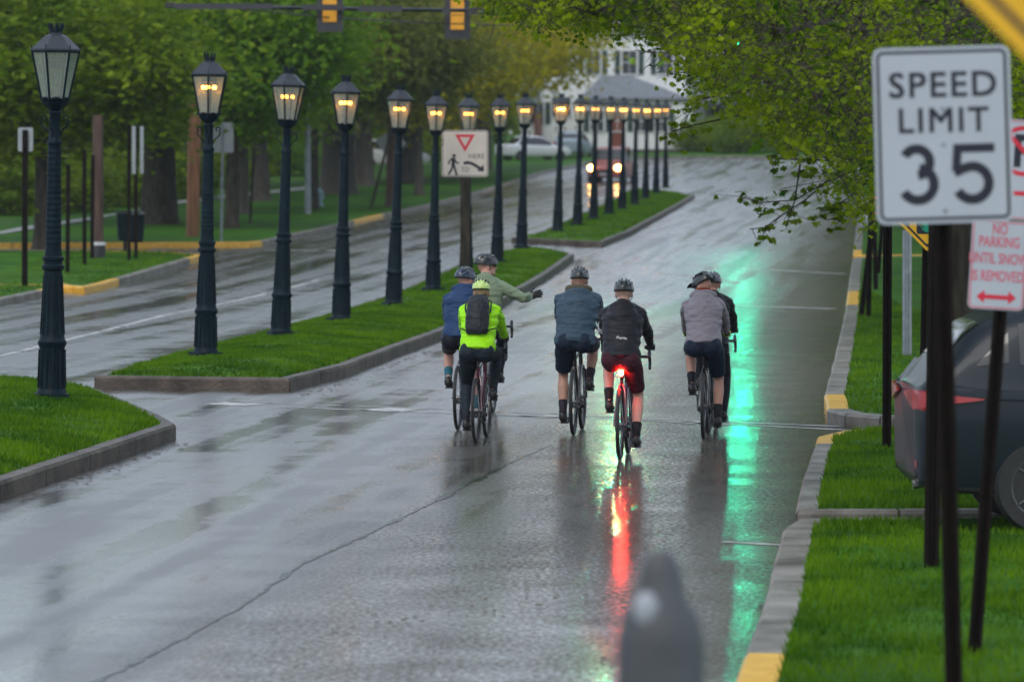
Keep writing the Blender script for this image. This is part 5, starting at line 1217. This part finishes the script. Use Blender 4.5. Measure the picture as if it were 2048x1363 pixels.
# shrubs
def shrub(label, x, d, rx, rz, kind, seed, nm='shrub'):
    root = thing(nm, label, 'shrub', Vector((x, d, Z(d)+.1))); key = (kind, 'shrub')
    if key not in CM: CM[key] = crown_mesh('foliage', {'dark': M_lf_dark, 'grn': M_lf_grn}[kind], 2, 2, 1.5, 4500, .10, seed, clump=30, hole=.2)
    o = link('foliage', CM[key], root, (0, 0, rz*.7)); o.scale = (rx/2, rx/2.4, rz/1.5); o.rotation_euler = (0, 0, seed); b = MB(); b.tube([(0, 0, -.1), (.05, 0, rz*.8)], [.06, .03], 6); b.build('stem', M_barkd, root)
for i, (px_, d, rx, rz, k) in enumerate(((20, 150, 3.4, 1.5, 'dark'), (120, 156, 3.2, 1.4, 'dark'), (240, 165, 3.4, 1.6, 'dark'), (330, 180, 3, 1.3, 'grn'), (430, 200, 3.4, 1.5, 'dark'), (560, 230, 3.6, 1.5, 'grn'), (1400, 285, 2.6, 1.5, 'dark'), (1480, 282, 3.2, 1.8, 'dark'), (1590, 285, 4, 2.0, 'dark'), (1700, 290, 4, 2.2, 'grn'), (850, 262, 3.4, 1.3, 'dark'), (40, 250, 7, 3.6, 'dark'), (190, 260, 7, 3.4, 'grn'), (340, 255, 6.5, 3.4, 'dark'), (490, 268, 7, 3.5, 'dark'), (640, 300, 7, 3.0, 'grn'), (800, 306, 7, 3.2, 'dark'), (930, 312, 7, 3.4, 'dark'))):
    shrub(['dark hedge shrub at the far left edge', 'dark hedge shrub behind the nearest lamp post', 'dark hedge shrub behind the white banded pole', 'mid green shrub behind the big dark trunk', 'dark shrub right of the orange brown pole', 'mid green shrub left of the grey light pole', 'dark shrub at the right corner of the white house', 'dark rounded shrub in front of the dim porch', 'large dark shrub right of the dim porch', 'large green shrub low behind the maple branches', 'low dark shrub behind the thick trunks', 'tall dark hedge deep in the far left corner', 'tall green hedge behind the white banded pole', 'tall dark hedge behind the thick dark trunk', 'tall dark hedge behind the second lamp', 'wide green hedge behind the grey light pole', 'wide dark hedge behind the fifth lamp', 'wide dark hedge left of the silver sedan'][i], (px_-1024)*d/F, d, rx, rz, k, i+3)
# far wood closing the view
rr = random.Random(77); vs, fs, rnd = [], [], []
for i in range(900):
    x = rr.uniform(-75, 85); d = rr.uniform(345, 400); top = 9+2*noise.noise(Vector((x*.07, 0, 0)))+3*noise.noise(Vector((x*.25, 3, 0))); c = Vector((x, d, Z(d)+rr.uniform(0, 1)**.9*top))
    for _ in range(38): leaf_cards(vs, fs, rnd, c+Vector((rr.gauss(0, 1.3), rr.gauss(0, 1.3), rr.gauss(0, .9))), rr.uniform(.2, .4), rr)
me = bpy.data.meshes.new('far_wood'); me.from_pydata([tuple(v) for v in vs], [], fs); me.materials.append(M_lf_dark); at = me.attributes.new('leafrand', 'FLOAT', 'POINT'); at.data.foreach_set('value', rnd)
tag(link('far_wood', me), 'dark misty wood closing the view behind the houses', 'wood', kind='stuff')

# right verge: big maple whose lower branches hang into the frame
M_maple = leaf_mat('maple_leaves', (.022, .090, .003), (.34, .44, .006), scale=1.3, trans=.5)
TP = Vector(((1925-1024)*43/F, 43, .15)); maple = thing('maple_tree', 'large maple with a dark trunk behind the speed limit sign, branches over the road', 'tree', TP)
rr = random.Random(21)
def T_(v): return v-TP
b = MB(); tr = [Vector((0, 0, -.1)), Vector((.02, 0, .4)), Vector((0, 0, 1.5)), Vector((-.05, 0, 3.0)), Vector((-.1, .1, 4.6)), Vector((-.1, .2, 7))]; b.tube(tr, [.46, .34, .29, .27, .24, .16], 16)
limbs = []
for k, (tx, ty, d, z0) in enumerate(((1080, -30, 34, 3.6), (1250, -60, 36, 3.9), (1420, -20, 33, 3.5), (1560, 60, 32, 3.3), (1650, 210, 31, 3.1), (1300, 30, 39, 3.8), (1550, 0, 40, 4.2), (1720, 100, 35, 3.6), (1500, 150, 36, 3.4), (1180, 20, 31, 4.0))):
    e = T_(Q(tx, ty, d)); s = Vector((-.07, .05, z0)); m1 = s.lerp(e, .35)+Vector((0, 0, .45)); m2 = s.lerp(e, .7)+Vector((0, 0, .35)); pts = []
    for i in range(13):
        t = i/12; q = s*(1-t)**3+m1*3*t*(1-t)**2+m2*3*t*t*(1-t)+e*t**3; q += Vector((noise.noise(q*1.1+Vector((k, 0, 0))), 0, noise.noise(q*1.3+Vector((0, k, 0)))))*.10*(t > .05); pts.append(q)
    b.tube(pts, [.085*(1-i/12)**1.1+.010 for i in range(13)], 7); limbs += pts[3:]
for k in range(9):
    a = k*.7+.3; s = Vector((-.1, .15, rr.uniform(4.2, 6.5))); L = rr.uniform(2.5, 4.5); pts = [s, s+Vector((cos(a)*L*.4, sin(a)*L*.4, 1.2)), s+Vector((cos(a)*L, sin(a)*L, 1.8+rr.random()*1.5))]; b.tube(pts, [.11, .07, .02], 7); limbs += pts[1:]
b.build('trunk', M_barkd, maple)
LOW = [(960, -10), (1060, 35), (1100, 45), (1150, 45), (1210, 50), (1290, 60), (1340, 95), (1390, 165), (1440, 220), (1500, 225), (1560, 290), (1620, 320), (1680, 400), (1740, 440), (1790, 430), (1900, 300), (2060, 330)]
def low(x):
    for (a, ya), (c, yc) in zip(LOW, LOW[1:]):
        if x <= c: return ya+(yc-ya)*(x-a)/(c-a)
    return 300
LV = [(0, 0), (.28, .30), (.55, .28), (.42, .52), (.60, .80), (.25, .74), (0, 1.12), (-.25, .74), (-.60, .80), (-.42, .52), (-.55, .28), (-.28, .30)]
vs, fs, rnd = [], [], []
def maple_leaf(c, s, rr, tone):
    a = rr.uniform(0, 6.28); dr = rr.uniform(-1.35, -.15); d = Vector((cos(a)*cos(dr), sin(a)*cos(dr), sin(dr))); sd = d.cross(Vector((0, 0, 1))).normalized(); sd = Matrix.Rotation(rr.uniform(-.9, .9), 3, d) @ sd; n = d.cross(sd); o = len(vs)
    cup = rr.uniform(-.2, .45)
    for x, y in LV: vs.append(c+d*(y*s)+sd*(x*s)+n*(abs(x)*s*cup))
    mid_ = len(vs); vs.append(c+d*(s*.5)); m = len(LV)
    for i in range(m): fs.append((o+i, o+(i+1) % m, mid_))
    rnd.extend([tone]*(m+1))
tw = MB()
def spray(c, n, L, rr, tone, size=(.030, .055)):
    near_ = min(limbs, key=lambda q: (q-c).length_squared); st = near_ if (near_-c).length < .6 else c+((near_-c).normalized()+Vector((rr.gauss(0, .5), rr.gauss(0, .5), rr.gauss(.2, .4)))).normalized()*.5
    a = rr.uniform(0, 6.28); e = c+Vector((cos(a)*L*.6, sin(a)*L*.6, -L*rr.uniform(.05, .5))); mids = st.lerp(c, .5)+Vector((rr.gauss(0, .06), rr.gauss(0, .06), .06)); pts = [st, mids, c, c.lerp(e, .5)+Vector((0, 0, .03)), e]
    tw.tube(pts, [.0045, .0038, .003, .0024, .0015], 3, cap=False)
    for k in range(n):
        t = rr.random(); q = c.lerp(e, t) if rr.random() < .7 else mids.lerp(c, t); q = q+Vector((rr.gauss(0, .05), rr.gauss(0, .05), rr.gauss(0, .035))); maple_leaf(q, rr.uniform(*size), rr, min(1, max(0, tone+rr.gauss(0, .16))))
cnt = 0
while cnt < 3000:
    x = rr.uniform(970, 2060); d = rr.uniform(29.5, 42); y0 = low(x); y = -110+(y0+110)*rr.random()**.85
    g = noise.noise(Vector((x*.011, y*.014, d*.35)))
    if g < -.14 and rr.random() < .85: continue
    if x > 1820 and (d > 36 or x < 1990) and rr.random() < .6: continue
    if y > y0-60 and rr.random() < .45: continue
    tone = .40+1.1*noise.noise(Vector((x*.006+5, y*.008, d*.5)))
    spray(T_(Q(x, y, d)), rr.randint(7, 14), rr.uniform(.22, .5), rr, tone); cnt += 1
# hanging sprigs against the wet road
for path, n in (([(1760, 300), (1700, 345), (1650, 365), (1590, 400), (1520, 405), (1476, 392)], 22), ([(1650, 365), (1610, 400), (1560, 432), (1530, 455), (1500, 458)], 16), ([(1740, 360), (1690, 400), (1640, 425)], 22), ([(1720, 330), (1640, 320), (1570, 318), (1530, 312)], 18), ([(1600, 330), (1590, 400), (1572, 452)], 8), ([(1750, 400), (1700, 425), (1655, 440)], 16), ([(1480, 230), (1390, 250), (1345, 262)], 12), ([(1500, 180), (1390, 200), (1365, 255)], 16)):
    d = rr.uniform(32, 34); pts = [T_(Q(x, y, d+i*.15)) for i, (x, y) in enumerate(path)]; tw.tube(pts, [.006*(1-i/len(pts))+.0020 for i in range(len(pts))], 4, cap=False)
    for k in range(n):
        i = min(int(rr.random()**.7*(len(pts)-1)), len(pts)-2); q = pts[i].lerp(pts[i+1], rr.random()); e = q+Vector((rr.gauss(0, .08), rr.gauss(0, .05), rr.gauss(-.02, .06))); tw.tube([q, e], [.003, .002], 3, cap=False)
        for _ in range(rr.randint(3, 5)): maple_leaf(e+Vector((rr.gauss(0, .015), rr.gauss(0, .015), 0)), rr.uniform(.034, .060), rr, rr.uniform(.0, .5))
me = bpy.data.meshes.new('crown'); me.from_pydata([tuple(v) for v in vs], [], fs); me.materials.append(M_maple); at = me.attributes.new('leafrand', 'FLOAT', 'POINT'); at.data.foreach_set('value', rnd); link('crown', me, maple)
tw.build('twigs', M_barkd, maple)
me = crown_mesh('upper_crown', M_maple, 4.6, 4.6, 2.4, 16000, .10, 5); link('upper_crown', me, maple, (-.6, -1.5, 7.6))
# more street trees down the right side
far_tree('second maple standing further up the right verge', 0, 0, 3.8, .28, 11, 6.0, 'grn', 3, M_barkd, base_p=Vector((8.6, 66, .15)))
far_tree('third tree up the right verge beyond the side street', 0, 0, 4.2, .30, 12, 7.0, 'dark', 2, M_barkd, base_p=Vector((12.0, 96, Z(96)+.15)))
far_tree('tree far up the right verge behind the maple leaves', 0, 0, 4.0, .30, 13, 6.5, 'dark', 1, M_barkd, base_p=Vector((18.5, 135, Z(135)+.15)))
far_tree('distant tree at the bend on the right', 0, 0, 4.0, .30, 13, 7, 'grn', 5, M_barkd, base_p=Vector((22, 185, Z(185)+.15)))
far_tree('distant dark tree beyond the bend on the right', 0, 0, 3.6, .30, 14, 8, 'dark', 3, M_barkd, base_p=Vector((22, 262, Z(262)+.15)))

far_tree('broad crowned tree leaning over the right lane past the second maple', 0, 0, 4.4, .30, 13, 6.5, 'dark', 1, M_barkd, base_p=Vector((11.3, 80, .15)))
far_tree('broad crowned tree over the right lane before the bend', 0, 0, 4.6, .30, 14, 7, 'grn', 5, M_barkd, base_p=Vector((15.0, 114, Z(114)+.15)), cap=1)
for i, (x, d, k, sd_, rx, top) in enumerate(((14.5, 128, 'dark', 2, 7.5, 18), (18.5, 155, 'grn', 3, 8.5, 21), (21, 185, 'dark', 4, 9, 24), (24, 222, 'dark', 6, 10, 27))):
    far_tree(['first of the tall trees closing the right side behind the maple', 'second tall tree up the right side, midway to the bend', 'third tall tree up the right side, near the bend', 'tallest tree at the bend on the right'][i], 0, 0, 5.5, .34, top, rx, k, sd_, M_barkd, base_p=Vector((x, d, Z(d)+.15)), cap=1)

# ------------------------------------------------------------------ rain haze
hz_ = MB(); hz_.box((0, 390, 27), (840, 860, 58)); o = hz_.build('haze', None, smooth=False); o.data.materials.clear()
m = bpy.data.materials.new('haze'); m.use_nodes = True; n = m.node_tree; n.nodes.clear(); out = N(n, 'ShaderNodeOutputMaterial'); v = N(n, 'ShaderNodeVolumePrincipled')
v.inputs['Color'].default_value = (.82, .88, .92, 1); v.inputs['Density'].default_value = .00022; v.inputs['Anisotropy'].default_value = .1; n.links.new(v.outputs[0], out.inputs['Volume']); o.data.materials.append(m); o['kind'] = 'stuff'; o['label'] = 'thin rain haze over the whole street'; o['category'] = 'haze'
